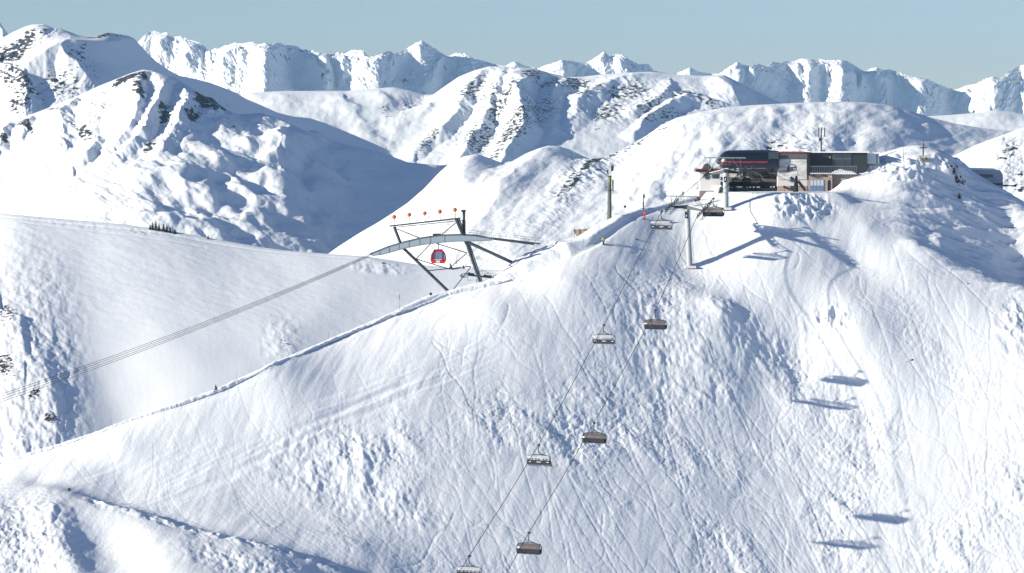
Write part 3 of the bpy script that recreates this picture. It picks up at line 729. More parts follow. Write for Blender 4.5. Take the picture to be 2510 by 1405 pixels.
# ---- valley floor far below, so that nothing hangs over a void
fl = bpy.data.meshes.new('valley_floor')
bm = bmesh.new()
gx = [-16000, -4000, 0, 4000, 16000]; gy = [-2000, 400, 760, 1400, 3000, 7000, 14000]
vs = [[bm.verts.new((x_, y_, -230 - 0.01 * max(0, y_) * 0)) for x_ in gx] for y_ in gy]
for i in range(len(gy) - 1):
    for j in range(len(gx) - 1):
        bm.faces.new((vs[i][j], vs[i][j + 1], vs[i + 1][j + 1], vs[i + 1][j]))
bm.to_mesh(fl); bm.free()
fl.materials.append(M_far)
fo = bpy.data.objects.new('valley_floor', fl); COL.objects.link(fo); tag(fo, 'snow covered valley floor hidden behind the slopes', kind='structure')
#@@OBJECTS
# ================================================================== THINGS
def ground(name, px, py):
    """first visible ground point of a terrain sheet on the line of sight through a photograph pixel"""
    pxs, Yw, Z = SHEETS[name]
    j = int(np.clip(np.argmin(np.abs(pxs - px)), 0, len(pxs) - 1))
    Yc = Yw[:, j] if Yw.ndim == 2 else Yw
    x = (pxs[j] - CX) / F * Yc
    pys = proj(x, Yc, Z[:, j])[1]
    ok = np.nonzero(pys <= py)[0]
    i = int(ok[0]) if len(ok) else int(np.argmin(pys))
    Y = float(Yc[i])
    return Vector(((px - CX) / F * (Y * CP - float(Z[i, j]) * SP), Y, float(Z[i, j])))


def gz(px, Y, name='near'):
    pxs, Yw, Z = SHEETS[name]
    j = int(np.argmin(np.abs(pxs - px)))
    i = int(np.argmin(np.abs(Yw[:, j] - Y)))
    return float(Z[i, j])


def material(name, col, rough=0.5, metal=0.0, var=0.12, scale=0.6, bump=0.0, alpha=1.0, spec=0.5):
    m = bpy.data.materials.new(name)
    m.use_nodes = True
    N = m.node_tree.nodes; L = m.node_tree.links
    b = N['Principled BSDF']
    b.inputs['Roughness'].default_value = rough
    b.inputs['Metallic'].default_value = metal
    b.inputs['Specular IOR Level'].default_value = spec
    b.inputs['Alpha'].default_value = alpha
    tc = N.new('ShaderNodeTexCoord')
    n = N.new('ShaderNodeTexNoise'); n.inputs['Scale'].default_value = 1 / scale; n.inputs['Detail'].default_value = 5
    L.new(tc.outputs['Object'], n.inputs['Vector'])
    x = N.new('ShaderNodeMix'); x.data_type = 'RGBA'
    x.inputs[6].default_value = (*[c * (1 - var) for c in col], 1)
    x.inputs[7].default_value = (*[min(1, c * (1 + var)) for c in col], 1)
    L.new(n.outputs[0], x.inputs[0]); L.new(x.outputs[2], b.inputs['Base Color'])
    if bump:
        bp = N.new('ShaderNodeBump'); bp.inputs['Distance'].default_value = bump
        L.new(n.outputs[0], bp.inputs['Height']); L.new(bp.outputs[0], b.inputs['Normal'])
    return m


def brick_material(name, c1, c2, mort, sc=1.6):
    m = material(name, c1)
    N = m.node_tree.nodes; L = m.node_tree.links
    b = N['Principled BSDF']; b.inputs['Roughness'].default_value = 0.85
    tc = N.new('ShaderNodeTexCoord'); mp = N.new('ShaderNodeMapping'); mp.inputs['Rotation'].default_value = (math.pi / 2, 0, 0)
    br = N.new('ShaderNodeTexBrick'); br.inputs['Scale'].default_value = sc
    br.inputs['Color1'].default_value = (*c1, 1); br.inputs['Color2'].default_value = (*c2, 1); br.inputs['Mortar'].default_value = (*mort, 1)
    br.inputs['Mortar Size'].default_value = 0.03
    L.new(tc.outputs['Object'], mp.inputs[0]); L.new(mp.outputs[0], br.inputs['Vector']); L.new(br.outputs[0], b.inputs['Base Color'])
    return m


M = {
    'galv': material('galvanised_steel', (0.34, 0.37, 0.40), 0.45, 0.6),
    'darksteel': material('dark_steel', (0.045, 0.055, 0.065), 0.5, 0.3),
    'midsteel': material('weathered_steel', (0.13, 0.155, 0.17), 0.55, 0.4),
    'rope': material('steel_rope', (0.04, 0.045, 0.05), 0.5, 0.5),
    'archgrey': material('arch_painted_steel', (0.30, 0.36, 0.42), 0.5, 0.2, var=0.08, scale=2),
    'concrete': material('tower_grey', (0.36, 0.39, 0.42), 0.6, 0.1, scale=1.5),
    'navy': material('navy_seat_cover', (0.006, 0.008, 0.018), 0.6, scale=0.3),
    'bubble_clear': material('clear_bubble', (0.60, 0.62, 0.65), 0.15, alpha=0.35, var=0.03),
    'bubble_tint': material('tinted_bubble', (0.13, 0.11, 0.11), 0.2, alpha=0.7, var=0.08),
    'logo': material('pale_print', (0.6, 0.62, 0.66), 0.6),
    'orange': material('marker_orange', (0.55, 0.09, 0.02), 0.45, var=0.25, scale=0.5),
    'red': material('cabin_red', (0.52, 0.012, 0.012), 0.3, var=0.05),
    'redtrim': material('red_trim', (0.36, 0.02, 0.035), 0.4, var=0.05),
    'glass': material('blue_cabin_glass', (0.12, 0.19, 0.36), 0.1, 0.0, var=0.1, spec=0.9),
    'glass_dark': material('dark_window_glass', (0.03, 0.045, 0.07), 0.12, 0.0, spec=0.9),
    'black': material('black_hull', (0.008, 0.012, 0.022), 0.28, 0.0, var=0.2, scale=2, spec=0.7),
    'char': material('charcoal_cladding', (0.035, 0.045, 0.055), 0.5, 0.2, var=0.15, scale=1.2),
    'fascia': material('grey_fascia', (0.10, 0.105, 0.11), 0.6),
    'white': material('white_plaster', (0.60, 0.59, 0.58), 0.8, var=0.05, scale=1.5),
    'paleblue': material('pale_blue_panel', (0.45, 0.52, 0.60), 0.5),
    'stone': brick_material('pink_brown_stone', (0.36, 0.26, 0.23), (0.27, 0.20, 0.18), (0.42, 0.36, 0.33)),
    'stone_dark': brick_material('brown_and_shaded_stone', (0.17, 0.14, 0.14), (0.13, 0.11, 0.11), (0.2, 0.17, 0.16)),  # brown base stone; on the side wing its dark tone stands for shade
    'snowcap': material('roof_snow', (0.86, 0.87, 0.89), 0.8, var=0.02, bump=0.1),
    'green': material('green_grey_mast', (0.075, 0.095, 0.085), 0.55, 0.1),
    'lime': material('lime_band', (0.17, 0.19, 0.07), 0.6),
    'wood': material('weathered_wood', (0.28, 0.22, 0.17), 0.85, var=0.25, scale=0.3),
    'darkwood': material('dark_red_timber', (0.06, 0.02, 0.018), 0.7),
    'fir': material('fir_needles', (0.025, 0.045, 0.035), 0.9, var=0.4, scale=0.4),
    'bark': material('bark', (0.06, 0.045, 0.035), 0.9),
    'redsuit': material('red_ski_suit', (0.55, 0.015, 0.03), 0.7),
    'yellow': material('yellow_jacket', (0.62, 0.66, 0.03), 0.7),
    'darkcloth': material('dark_ski_clothes', (0.02, 0.022, 0.035), 0.8, var=0.5, scale=0.2),
    'browncloth': material('brown_ski_clothes', (0.09, 0.05, 0.045), 0.8),
    'bluecloth': material('blue_ski_clothes', (0.03, 0.05, 0.12), 0.8),
    'skin': material('skin', (0.45, 0.28, 0.2), 0.6),
    'helmet': material('helmet_dark', (0.03, 0.03, 0.035), 0.3),
    'helmetw': material('helmet_white', (0.6, 0.6, 0.6), 0.3),
    'ski': material('ski_top', (0.05, 0.05, 0.06), 0.4),
    'yellowish': material('sign_cream', (0.6, 0.56, 0.45), 0.6),
}


def mural_material():
    """a printed advertising banner: a dark car driving through a white snowfield, painted from plain shapes"""
    m = bpy.data.materials.new('snowfield_car_banner')
    m.use_nodes = True
    N = m.node_tree.nodes; L = m.node_tree.links
    b = N['Principled BSDF']; b.inputs['Roughness'].default_value = 0.6
    tc = N.new('ShaderNodeTexCoord')
    n = N.new('ShaderNodeTexNoise'); n.inputs['Scale'].default_value = 0.9; n.inputs['Detail'].default_value = 4
    mp = N.new('ShaderNodeMapping'); mp.inputs['Scale'].default_value = (0.5, 1, 1.6); mp.inputs['Rotation'].default_value = (0, 0.25, 0)
    L.new(tc.outputs['Object'], mp.inputs[0]); L.new(mp.outputs[0], n.inputs['Vector'])
    r = N.new('ShaderNodeValToRGB')
    r.color_ramp.elements[0].position = 0.33; r.color_ramp.elements[0].color = (0.36, 0.36, 0.42, 1)
    r.color_ramp.elements[1].position = 0.55; r.color_ramp.elements[1].color = (0.66, 0.66, 0.63, 1)
    L.new(n.outputs[0], r.inputs[0]); L.new(r.outputs[0], b.inputs['Base Color'])
    return m
M['mural'] = mural_material()
M['carpaint'] = material('banner_car_print', (0.07, 0.07, 0.12), 0.6, var=0.5, scale=0.5)
M['carshade'] = material('banner_shadow_print', (0.20, 0.19, 0.26), 0.6, var=0.3, scale=0.5)


class MB:
    def __init__(self): self.bm = bmesh.new()
    def _xf(self, vs, mat):
        for v in vs: v.co = mat @ v.co
    def box(self, c, s, rot=None):
        r = bmesh.ops.create_cube(self.bm, size=1.0)
        m = Matrix.Translation(Vector(c)) @ (rot.to_4x4() if rot is not None else Matrix.Identity(4)) @ Matrix.Diagonal((*s, 1))
        self._xf(r['verts'], m); return self
    def tube(self, p0, p1, r0, r1=None, seg=8):
        p0, p1 = Vector(p0), Vector(p1)
        if r1 is None: r1 = r0
        d = p1 - p0
        if d.length < 1e-5: return self
        r = bmesh.ops.create_cone(self.bm, cap_ends=True, segments=seg, radius1=r0, radius2=r1, depth=d.length)
        m = Matrix.Translation((p0 + p1) / 2) @ d.to_track_quat('Z', 'Y').to_matrix().to_4x4()
        self._xf(r['verts'], m); return self
    def path(self, pts, r, seg=8):
        for a, b in zip(pts[:-1], pts[1:]):
            self.tube(a, b, r, r, seg)
        for p in pts[1:-1]:
            self.ball(p, r * 1.02, 6)
        return self
    def beam(self, p0, p1, wx, wz):
        """rectangular bar from p0 to p1"""
        p0, p1 = Vector(p0), Vector(p1); d = p1 - p0
        q = d.to_track_quat('X', 'Z')
        return self.box((p0 + p1) / 2, (d.length, wx, wz), q.to_matrix())
    def ball(self, c, r, seg=10):
        q = bmesh.ops.create_uvsphere(self.bm, u_segments=seg, v_segments=max(4, seg // 2), radius=r)
        self._xf(q['verts'], Matrix.Translation(Vector(c))); return self
    def prism(self, outline, y0, y1):
        """outline: list of (x, z); extruded from y0 to y1"""
        a = [self.bm.verts.new((x, y0, z)) for x, z in outline]
        b = [self.bm.verts.new((x, y1, z)) for x, z in outline]
        n_ = len(a)
        try:
            self.bm.faces.new(a); self.bm.faces.new(list(reversed(b)))
        except ValueError: pass
        for i in range(n_):
            j = (i + 1) % n_
            self.bm.faces.new((a[j], a[i], b[i], b[j]))
        return self
    def loft(self, sections):
        """sections: list of rings of points (same count), joined and capped"""
        rs = [[self.bm.verts.new(p) for p in s] for s in sections]
        k = len(rs[0])
        for a, b in zip(rs[:-1], rs[1:]):
            for i in range(k):
                j = (i + 1) % k
                self.bm.faces.new((a[i], a[j], b[j], b[i]))
        self.bm.faces.new(list(reversed(rs[0]))); self.bm.faces.new(rs[-1])
        return self
    def build(self, name, mat, parent=None, smooth=False, bevel=0.0, loc=None):
        bmesh.ops.recalc_face_normals(self.bm, faces=self.bm.faces)
        me = bpy.data.meshes.new(name)
        self.bm.to_mesh(me); self.bm.free()
        if smooth:
            me.polygons.foreach_set('use_smooth', [True] * len(me.polygons))
            try: me.set_sharp_from_angle(angle=R(40))
            except Exception: pass
        me.materials.append(mat)
        o = bpy.data.objects.new(name, me); COL.objects.link(o)
        if bevel:
            md = o.modifiers.new('bevel', 'BEVEL'); md.width = bevel; md.segments = 2; md.limit_method = 'ANGLE'
        if parent is not None: o.parent = parent
        if loc is not None: o.location = loc
        return o


def thing(name, label, cat, loc=(0, 0, 0), rz=0.0, group=None):
    o = bpy.data.objects.new(name, None); COL.objects.link(o)
    o.location = loc; o.rotation_euler = (0, 0, rz); o.empty_display_size = 0.5
    return tag(o, label, cat, group)


def copy_tree(o, parent=None):
    c = o.copy(); COL.objects.link(c)
    c.parent = parent
    for ch in [k for k in bpy.data.objects if k.parent == o]:
        copy_tree(ch, c)
    return c


class Fr:
    """local frame standing on a photograph pixel at a given depth; p() gives local points of other pixels at that depth"""
    def __init__(self, px, py, Y, z=None):
        self.Y = Y; self.o = P(px, py, Y)
        if z is not None: self.o.z = z
    def p(self, px, py, dy=0.0):
        v = P(px, py, self.Y) - self.o
        return Vector((v.x, dy, v.z))
    def xz(self, *pts):
        return [(self.p(a, b).x, self.p(a, b).z) for a, b in pts]


# ------------------------------------------------------------------ people
def skin_body(name, verts, edges, radii, mat, parent):
    me = bpy.data.meshes.new(name)
    me.from_pydata(verts, edges, [])
    o = bpy.data.objects.new(name, me); COL.objects.link(o)
    sk = o.modifiers.new('skin', 'SKIN'); sk.use_smooth_shade = True
    for i, r in enumerate(radii):
        me.skin_vertices[0].data[i].radius = (r, r)
    me.skin_vertices[0].data[0].use_root = True
    sb = o.modifiers.new('subd', 'SUBSURF'); sb.levels = 1; sb.render_levels = 1
    bpy.context.view_layer.update()
    dg = bpy.context.evaluated_depsgraph_get()
    nm = bpy.data.meshes.new_from_object(o.evaluated_get(dg))
    nm.name = name
    o.modifiers.clear(); o.data = nm
    nm.materials.clear(); nm.materials.append(mat)
    o.parent = parent
    return o


def hands(mb, w, fwd):
    """a mitten-free gloved hand: palm, four fingers and a thumb, slightly curled"""
    w = Vector(w); f = Vector(fwd).normalized(); s = f.cross(Vector((0, 0, 1)))
    s = s.normalized() if s.length > 0.1 else Vector((1, 0, 0))
    mb.beam(w, w + f * 0.09, 0.08, 0.035)
    for k, l in enumerate((0.055, 0.065, 0.06, 0.045)):
        a = w + f * 0.09 + s * (0.03 - 0.02 * k)
        b = a + f * l * 0.6 + Vector((0, 0, -0.012)); c = b + f * l * 0.35 + Vector((0, 0, -0.03))
        mb.tube(a, b, 0.010, 0.009, 5); mb.tube(b, c, 0.009, 0.008, 5)
    a = w + f * 0.03 + s * 0.04
    mb.tube(a, a + s * 0.03 + f * 0.03, 0.011, 0.010, 5)


def standing_skier(label, loc, rz, suit, pants, pose='stand', helmet='helmet'):
    t = thing('person', label, 'person', loc, rz)
    if pose == 'stand':
        V = [(0, 0, .95), (0, 0, 1.15), (0, .01, 1.38), (0, .01, 1.50), (0, .0, 1.62), (-.19, 0, 1.42), (-.27, .04, 1.14), (-.25, .22, .98), (.19, 0, 1.42), (.27, .04, 1.14), (.25, .22, .98),
             (-.10, 0, .88), (-.12, .04, .50), (-.12, -.01, .10), (-.12, .12, .05), (.10, 0, .88), (.12, .04, .50), (.12, -.01, .10), (.12, .12, .05)]
    else:  # skiing, knees bent, leaning
        V = [(0, -.12, .78), (0, -.03, .97), (0.02, .12, 1.17), (.02, .18, 1.28), (.02, .23, 1.38), (-.19, .12, 1.20), (-.34, .16, .98), (-.36, .42, .90), (.22, .12, 1.20), (.38, .14, .98), (.42, .38, .86),
             (-.10, -.12, .72), (-.14, .14, .46), (-.12, -.02, .10), (-.12, .12, .05), (.10, -.12, .72), (.16, .14, .46), (.14, -.02, .10), (.14, .12, .05)]
    E = [(0, 1), (1, 2), (2, 3), (3, 4), (2, 5), (5, 6), (6, 7), (2, 8), (8, 9), (9, 10), (0, 11), (11, 12), (12, 13), (13, 14), (0, 15), (15, 16), (16, 17), (17, 18)]
    Rr = [.15, .15, .17, .07, .07, .075, .055, .045, .075, .055, .045, .105, .08, .07, .06, .105, .08, .07, .06]
    body = skin_body('body', V, E, Rr, M[suit], t)
    hd = Vector(V[4]) + Vector((0, .01, .08))
    MB().loft([[hd + Vector((math.cos(a) * .085 * q, math.sin(a) * .10 * q + .01, h)) for a in [i * math.pi / 4 for i in range(8)]] for h, q in ((-.12, .55), (-.07, .9), (0, 1.0), (.07, .85), (.11, .4))]).build('head', M['skin'], t, smooth=True)
    mb = MB(); mb.ball(hd + Vector((0, -.015, .04)), .125, 10); mb.build('helmet', M[helmet], t, smooth=True)
    MB().box(hd + Vector((0, .105, .01)), (.15, .03, .06)).build('goggles', M['glass_dark'], t, bevel=0.008)
    if pants != suit:
        mb = MB()
        for i0_, i1_, i2_ in ((11, 12, 13), (15, 16, 17)):
            mb.tube(V[i0_], V[i1_], .115, .10, 8); mb.tube(V[i1_], V[i2_], .10, .09, 8); mb.ball(V[i1_], .10, 8)
        mb.tube(Vector(V[0]) + Vector((0, 0, .04)), (Vector(V[11]) + Vector(V[15])) / 2, .17, .15, 10)
        mb.build('trousers', M[pants], t, smooth=True)
    mb = MB(); hands(mb, V[7], (0, 1, -.2)); mb.build('glove', M['darkcloth'], t)
    mb = MB(); hands(mb, V[10], (0, 1, -.2)); mb.build('glove', M['darkcloth'], t)
    for i in (13, 17):
        f = Vector(V[i])
        MB().prism([(-.07, 0.03), (.07, 0.03), (.06, .28), (-.06, .28)], -.12, .16).build('boot', M['darkcloth'], t, loc=(f.x, f.y + .02, 0), bevel=0.02)
        MB().loft([[(f.x + dx, y_, z_) for dx, z_ in ((-wd, z0), (wd, z0), (wd, z0 + .02), (-wd, z0 + .02))] for y_, wd, z0 in ((-.75, .045, .01), (0, .035, .01), (.7, .05, .01), (.85, .03, .07))]).build('ski', M['ski'], t)
    for s_, i in ((-1, 7), (1, 10)):
        h = Vector(V[i]) + Vector((0, .1, .03))
        MB().tube(h + Vector((0, 0, .06)), h + Vector((s_ * .1, -.15 if pose == 'stand' else -.5, -h.z + .05)), .012, .008, 6).build('ski_pole', M['darksteel'], t)
    return t


def make_sitter():
    t = thing('person', 'x', 'person', (0, 0, 0))
    V = [(0, 0, .10), (0, -.04, .30), (0, -.05, .52), (0, -.02, .62), (0, .0, .72), (-.19, -.04, .56), (-.25, .12, .34), (-.20, .34, .26), (.19, -.04, .56), (.25, .12, .34), (.20, .34, .26),
         (-.10, .05, .08), (-.12, .44, .08), (-.13, .50, -.32), (-.13, .62, -.38), (.10, .05, .08), (.12, .44, .08), (.13, .50, -.32), (.13, .62, -.38)]
    E = [(0, 1), (1, 2), (2, 3), (3, 4), (2, 5), (5, 6), (6, 7), (2, 8), (8, 9), (9, 10), (0, 11), (11, 12), (12, 13), (13, 14), (0, 15), (15, 16), (16, 17), (17, 18)]
    Rr = [.15, .15, .17, .07, .07, .075, .055, .045, .075, .055, .045, .105, .08, .07, .06, .105, .08, .07, .06]
    skin_body('body', V, E, Rr, M['darkcloth'], t)
    mb = MB(); mb.ball((0, .0, .84), .13, 10); mb.build('helmet', M['helmet'], t, smooth=True)
    mb = MB(); mb.ball((0, .05, .80), .095, 8); mb.build('head', M['skin'], t, smooth=True)
    for s_ in (-1, 1):
        MB().box((s_ * .13, .56, -.36), (.13, .30, .16)).build('boot', M['helmet'], t, bevel=0.03)
        MB().box((s_ * .13, .60, -.47), (.09, 1.6, .03), Matrix.Rotation(R(-12), 3, 'X')).build('ski', M['ski'], t)
    return t


# ------------------------------------------------------------------ chairlift chairs
LIFT_YAW = -R(26.6)
W2 = 2.27
def make_chair(kind, tint=True, sw=1):
    """eight seat chair; origin at the grip on the rope, +y = direction of travel"""
    t = thing('lift_chair', 'x', 'lift chair')
    mb = MB().box((0, 0, -.10), (.34, .75, .26)); mb.tube((-.12 * sw, -.30, .02), (-.12 * sw, .30, .02), .09, seg=8); mb.box((-.25 * sw, .1, -.05), (.3, .12, .10))
    mb.build('grip', M['darksteel'], t, bevel=0.03)
    MB().path([(0, 0, -.15), (-.10 * sw, 0, -.6), (-.13 * sw, 0, -1.05), (0.02 * sw, 0, -1.38), (.42 * sw, 0, -1.66), (.95 * sw, 0, -1.80)], .085).tube((-.12 * sw, 0, -1.15), (-.12 * sw, 0, -1.82), .05).build('hanger', M['darksteel'], t, smooth=True)
    arch = [(-W2 + .25, 0, -2.10), (-1.3, 0, -1.90), (0, 0, -1.82), (1.3, 0, -1.90), (W2 - .25, 0, -2.10)]
    mb = MB().path(arch, .08)
    mb.path([(-W2 + .3, .1, -2.36), (0, .1, -2.28), (W2 - .3, .1, -2.36)], .05)
    for s_ in (-1, 1):
        mb.path([(s_ * (W2 - .25), 0, -2.10), (s_ * W2, .0, -2.35), (s_ * (W2 + .05), -.12, -2.9), (s_ * W2, -.05, -3.55)], .07)
        mb.box((s_ * (W2 - .28), 0, -2.08), (.18, .3, .22))
    mb.build('frame', M['darksteel'], t, smooth=True)
    mb = MB()
    for k in range(8):
        cx_ = -W2 + .1 + (k + .5) * (2 * W2 - .2) / 8
        mb.box((cx_, -.16, -3.22), (.575, .13, .62), Matrix.Rotation(R(8), 3, 'X'))
        mb.box((cx_, -.15, -2.88), (.40, .11, .10))
    mb.build('backrest', M['navy'], t, bevel=0.03)
    mb = MB()
    for k in range(8):
        cx_ = -W2 + .1 + (k + .5) * (2 * W2 - .2) / 8
        mb.box((cx_, .12, -3.62), (.575, .56, .13))
    mb.build('seat', M['navy'], t, bevel=0.03)
    MB().box((0, .12, -3.74), (2 * W2 - .3, .45, .09)).box((0, -.12, -3.60), (2 * W2, .06, .10)).build('seat_frame', M['midsteel'], t)
    if kind == 'up':
        for cx_, w_ in ((-1.75, .5), (0.05, .8), (1.8, .5)):
            MB().box((cx_, -.275, -3.16), (w_, .012, .12), Matrix.Rotation(R(8), 3, 'X')).build('printed_panel', M['logo'], t)
        ang0, ang1, rr, c = 60, 150, 1.0, (-.0, -2.95)
    else:
        ang0, ang1, rr, c = 6, 88, 1.0, (-.05, -2.98)
    mb = MB(); ring = []
    for q in range(9):
        a = R(ang0 + (ang1 - ang0) * q / 8)
        ring.append((c[0] + rr * math.cos(a) * .75, c[1] + rr * math.sin(a)))
    xs = [-W2 + .02, -W2 + .14, -1.2, 0, 1.2, W2 - .14, W2 - .02]
    ins = [.10, .0, 0, 0, 0, 0, .10]
    vs_ = [[mb.bm.verts.new((x_, y_ - (0.5 * i_ if y_ > 0 else -.5 * i_), z_ - i_)) for (y_, z_) in ring] for x_, i_ in zip(xs, ins)]
    for a_, b_ in zip(vs_[:-1], vs_[1:]):
        for i in range(8): mb.bm.faces.new((a_[i], b_[i], b_[i + 1], a_[i + 1]))
    bo = mb.build('bubble', M['bubble_clear' if not tint else 'bubble_tint'], t, smooth=True)
    md = bo.modifiers.new('thick', 'SOLIDIFY'); md.thickness = 0.02
    if kind != 'up':
        mb = MB()
        for k in range(8):
            cx_ = -W2 + .1 + (k + .5) * (2 * W2 - .2) / 8
            mb.box((cx_, .52, -3.30), (.58, .10, .80), Matrix.Rotation(R(-10), 3, 'X'))
        mb.build('leg_cover', M['navy'], t, bevel=.04)
    mb = MB()
    zb = -3.30
    mb.path([(-W2 + .1, .1, -2.7), (-W2 + .15, .62, zb), (W2 - .15, .62, zb), (W2 - .1, .1, -2.7)], .028)
    for k in range(4):
        x_ = -1.8 + 1.2 * k
        mb.path([(x_, .62, zb), (x_, .68, zb - .45)], .022); mb.path([(x_ - .28, .68, zb - .45), (x_ + .28, .68, zb - .45)], .025)
    mb.build('safety_bar', M['darksteel'], t)
    return t


up0 = make_chair('up', tint=False, sw=1)
dn0 = make_chair('down', tint=True, sw=-1)
LX, LY = 30.4, 622.0
def ropeY(px, side):
    LK = 0.38 if px < 1752 and not (side == 'L' and px > 1700) else 0.44
    a = (px - CX) / F * 1.0
    if side == 'L': return (LK * LY - LX) / (LK - a)
    return (LK * (LY - 3.13) - LX - 6.26) / (LK - a)
ups = [(1622, 518, 'empty chairlift seat just leaving the left rollers of the big lift tower'), (1481, 796, 'empty uphill chair with three pale prints, left rope, first below the tower'),
       (1321, 1090, 'uphill chair loaded with skiers on the left rope, their skis dangling'), (1151, 1362, 'uphill chair cut off by the bottom edge of the photo')]
dns = [(1749, 486, 'empty downhill chair hanging at the right rollers of the big lift tower'), (1607, 760, 'empty downhill chair with lowered bubble, highest one below the tower'),
       (1457, 1036, 'empty downhill chair with brownish bubble, in the middle of the right rope'), (1297, 1305, 'lowest empty downhill chair with tan bubble near the bottom of the photo')]
chairs = {}
for k, (px, py, lab) in enumerate(ups):
    c = up0 if k == 0 else copy_tree(up0)
    c.location = P(px, py, ropeY(px, 'L')); c.rotation_euler = (0, 0, LIFT_YAW + R(4)); c['label'] = lab; c['group'] = 'chairs riding up the left rope'
    chairs['L%d' % k] = c
for k, (px, py, lab) in enumerate(dns):
    c = dn0 if k == 0 else copy_tree(dn0)
    c.location = P(px, py, ropeY(px, 'R')); c.rotation_euler = (0, 0, LIFT_YAW + math.pi + R(4)); c['label'] = lab; c['group'] = 'chairs riding down the right rope'
    chairs['R%d' % k] = c

sit0 = make_sitter()
first = True
rn = random.Random(5)
suits = ['darkcloth', 'bluecloth', 'darkcloth', 'browncloth', 'darkcloth', 'darkcloth', 'darkcloth']
seatnames = ['far left seat', 'second seat from the left', 'third seat from the left', 'middle seat', 'third seat from the right', 'second seat from the right', 'far right seat']
for key, where, seats in (('L2', 'on the loaded uphill chair', (-2.0, -1.3, -.65, .0, .9, 1.5, 2.1)), ('L3', 'on the chair cut off below', (-1.9, -1.2, -.5, .2, 1.0, 1.9))):
    ch = chairs[key]
    mw = Matrix.Translation(ch.location) @ Matrix.Rotation(ch.rotation_euler.z, 4, 'Z')
    names = seatnames if len(seats) == 7 else [seatnames[i] for i in (0, 1, 2, 4, 5, 6)]
    for i, sx in enumerate(seats):
        p_ = sit0 if first else copy_tree(sit0)
        first = False
        p_.location = mw @ Vector((sx, .08, -3.50)); p_.rotation_euler = (0, 0, ch.rotation_euler.z + rn.uniform(-.1, .1))
        p_['label'] = 'dark skier seen from behind, %s %s' % (names[i], where); p_['group'] = 'skiers riding the chairlift'


# ------------------------------------------------------------------ ropes
def rope(name, label, pts, r, mat, cat='cable', group=None, sub=12, sag=0.0):
    cu = bpy.data.curves.new(name, 'CURVE'); cu.dimensions = '3D'; cu.bevel_depth = r; cu.bevel_resolution = 1
    full = []
    for a, b in zip(pts[:-1], pts[1:]):
        for i in range(sub):
            t_ = i / sub; v = Vector(a).lerp(Vector(b), t_); v.z -= sag * 4 * t_ * (1 - t_); full.append(v)
    full.append(Vector(pts[-1]))
    sp = cu.splines.new('POLY'); sp.points.add(len(full) - 1)
    for i, v in enumerate(full): sp.points[i].co = (*v, 1)
    cu.materials.append(mat)
    tmp = bpy.data.objects.new(name + '_curve', cu); COL.objects.link(tmp)
    bpy.context.view_layer.update()
    me = bpy.data.meshes.new_from_object(tmp.evaluated_get(bpy.context.evaluated_depsgraph_get()))
    bpy.data.objects.remove(tmp); me.name = name
    if not me.materials: me.materials.append(mat)
    o = bpy.data.objects.new(name, me); COL.objects.link(o)
    return tag(o, label, cat, group)

up_pts = [P(px, py, ropeY(px, 'L')) for px, py in ((960, 1665), (1151, 1361), (1321, 1089), (1481, 795), (1622, 517), (1643, 500), (1664, 483), (1738, 419), (1790, 392))]
dn_pts = [P(px, py, ropeY(px, 'R')) for px, py in ((1130, 1600), (1297, 1304), (1457, 1035), (1607, 759), (1712, 522), (1729, 503), (1749, 485), (1818, 417), (1850, 396))]
rope('haul_rope', 'steel haul rope carrying the chairs that ride up on the left', up_pts, .062, M['rope'], sag=.25)
rope('haul_rope', 'steel haul rope carrying the chairs that ride down on the right', dn_pts, .062, M['rope'], sag=.25)
grp = 'ropes running down from the steel arch'
ca = [((915, 619), (0, 954)), ((913, 622), (0, 960)), ((910, 625), (0, 967)), ((908, 628), (0, 973))]
cl = ['topmost of the four thin ropes from the steel arch', 'second thin rope from the top below the steel arch', 'third thin rope from the top below the steel arch', 'lowest of the four thin ropes from the steel arch']
for (a, b), lab in zip(ca, cl):
    A_, B_ = P(*a, 612), P(*b, 590)
    B2 = A_ + (B_ - A_) * 1.25
    rope('ropeway_cable', lab, [A_, B2], .042, M['rope'], group=grp, sub=24, sag=1.6)

# ------------------------------------------------------------------ lift towers
def sheave_train(t, a, b, name='roller_train'):
    a, b = Vector(a), Vector(b)
    mb = MB(); n_ = 8
    d = (b - a).normalized(); up = Vector((0, 0, 1))
    mb.beam(a - up * .32, b - up * .32, .12, .16); mb.beam(a - up * .62, b - up * .62, .10, .08)
    for i in range(n_):
        c = a.lerp(b, (i + .5) / n_) - up * .02
        s_ = d.cross(up).normalized() * .07
        mb.tube(c - s_, c + s_, .25, .25, 12)
    f = mb.build(name, M['darksteel'], t)
    mb = MB()                                            # grating walkway with ladder rungs beside the rollers
    s_ = d.cross(up).normalized()
    for q in (.65, 1.15):
        mb.beam(a + s_ * q - up * .9, b + s_ * q - up * .9, .06, .08)
    for i in range(14):
        c = a.lerp(b, i / 13) - up * .9
        mb.beam(c + s_ * .65, c + s_ * 1.15, .08, .05)
    mb.tube(a + s_ * 1.15 - up * .9, a + s_ * 1.15 + up * .1, .03); mb.tube(b + s_ * 1.15 - up * .9, b + s_ * 1.15 + up * .1, .03)
    mb.build('walkway', M['midsteel'], t)
    return f


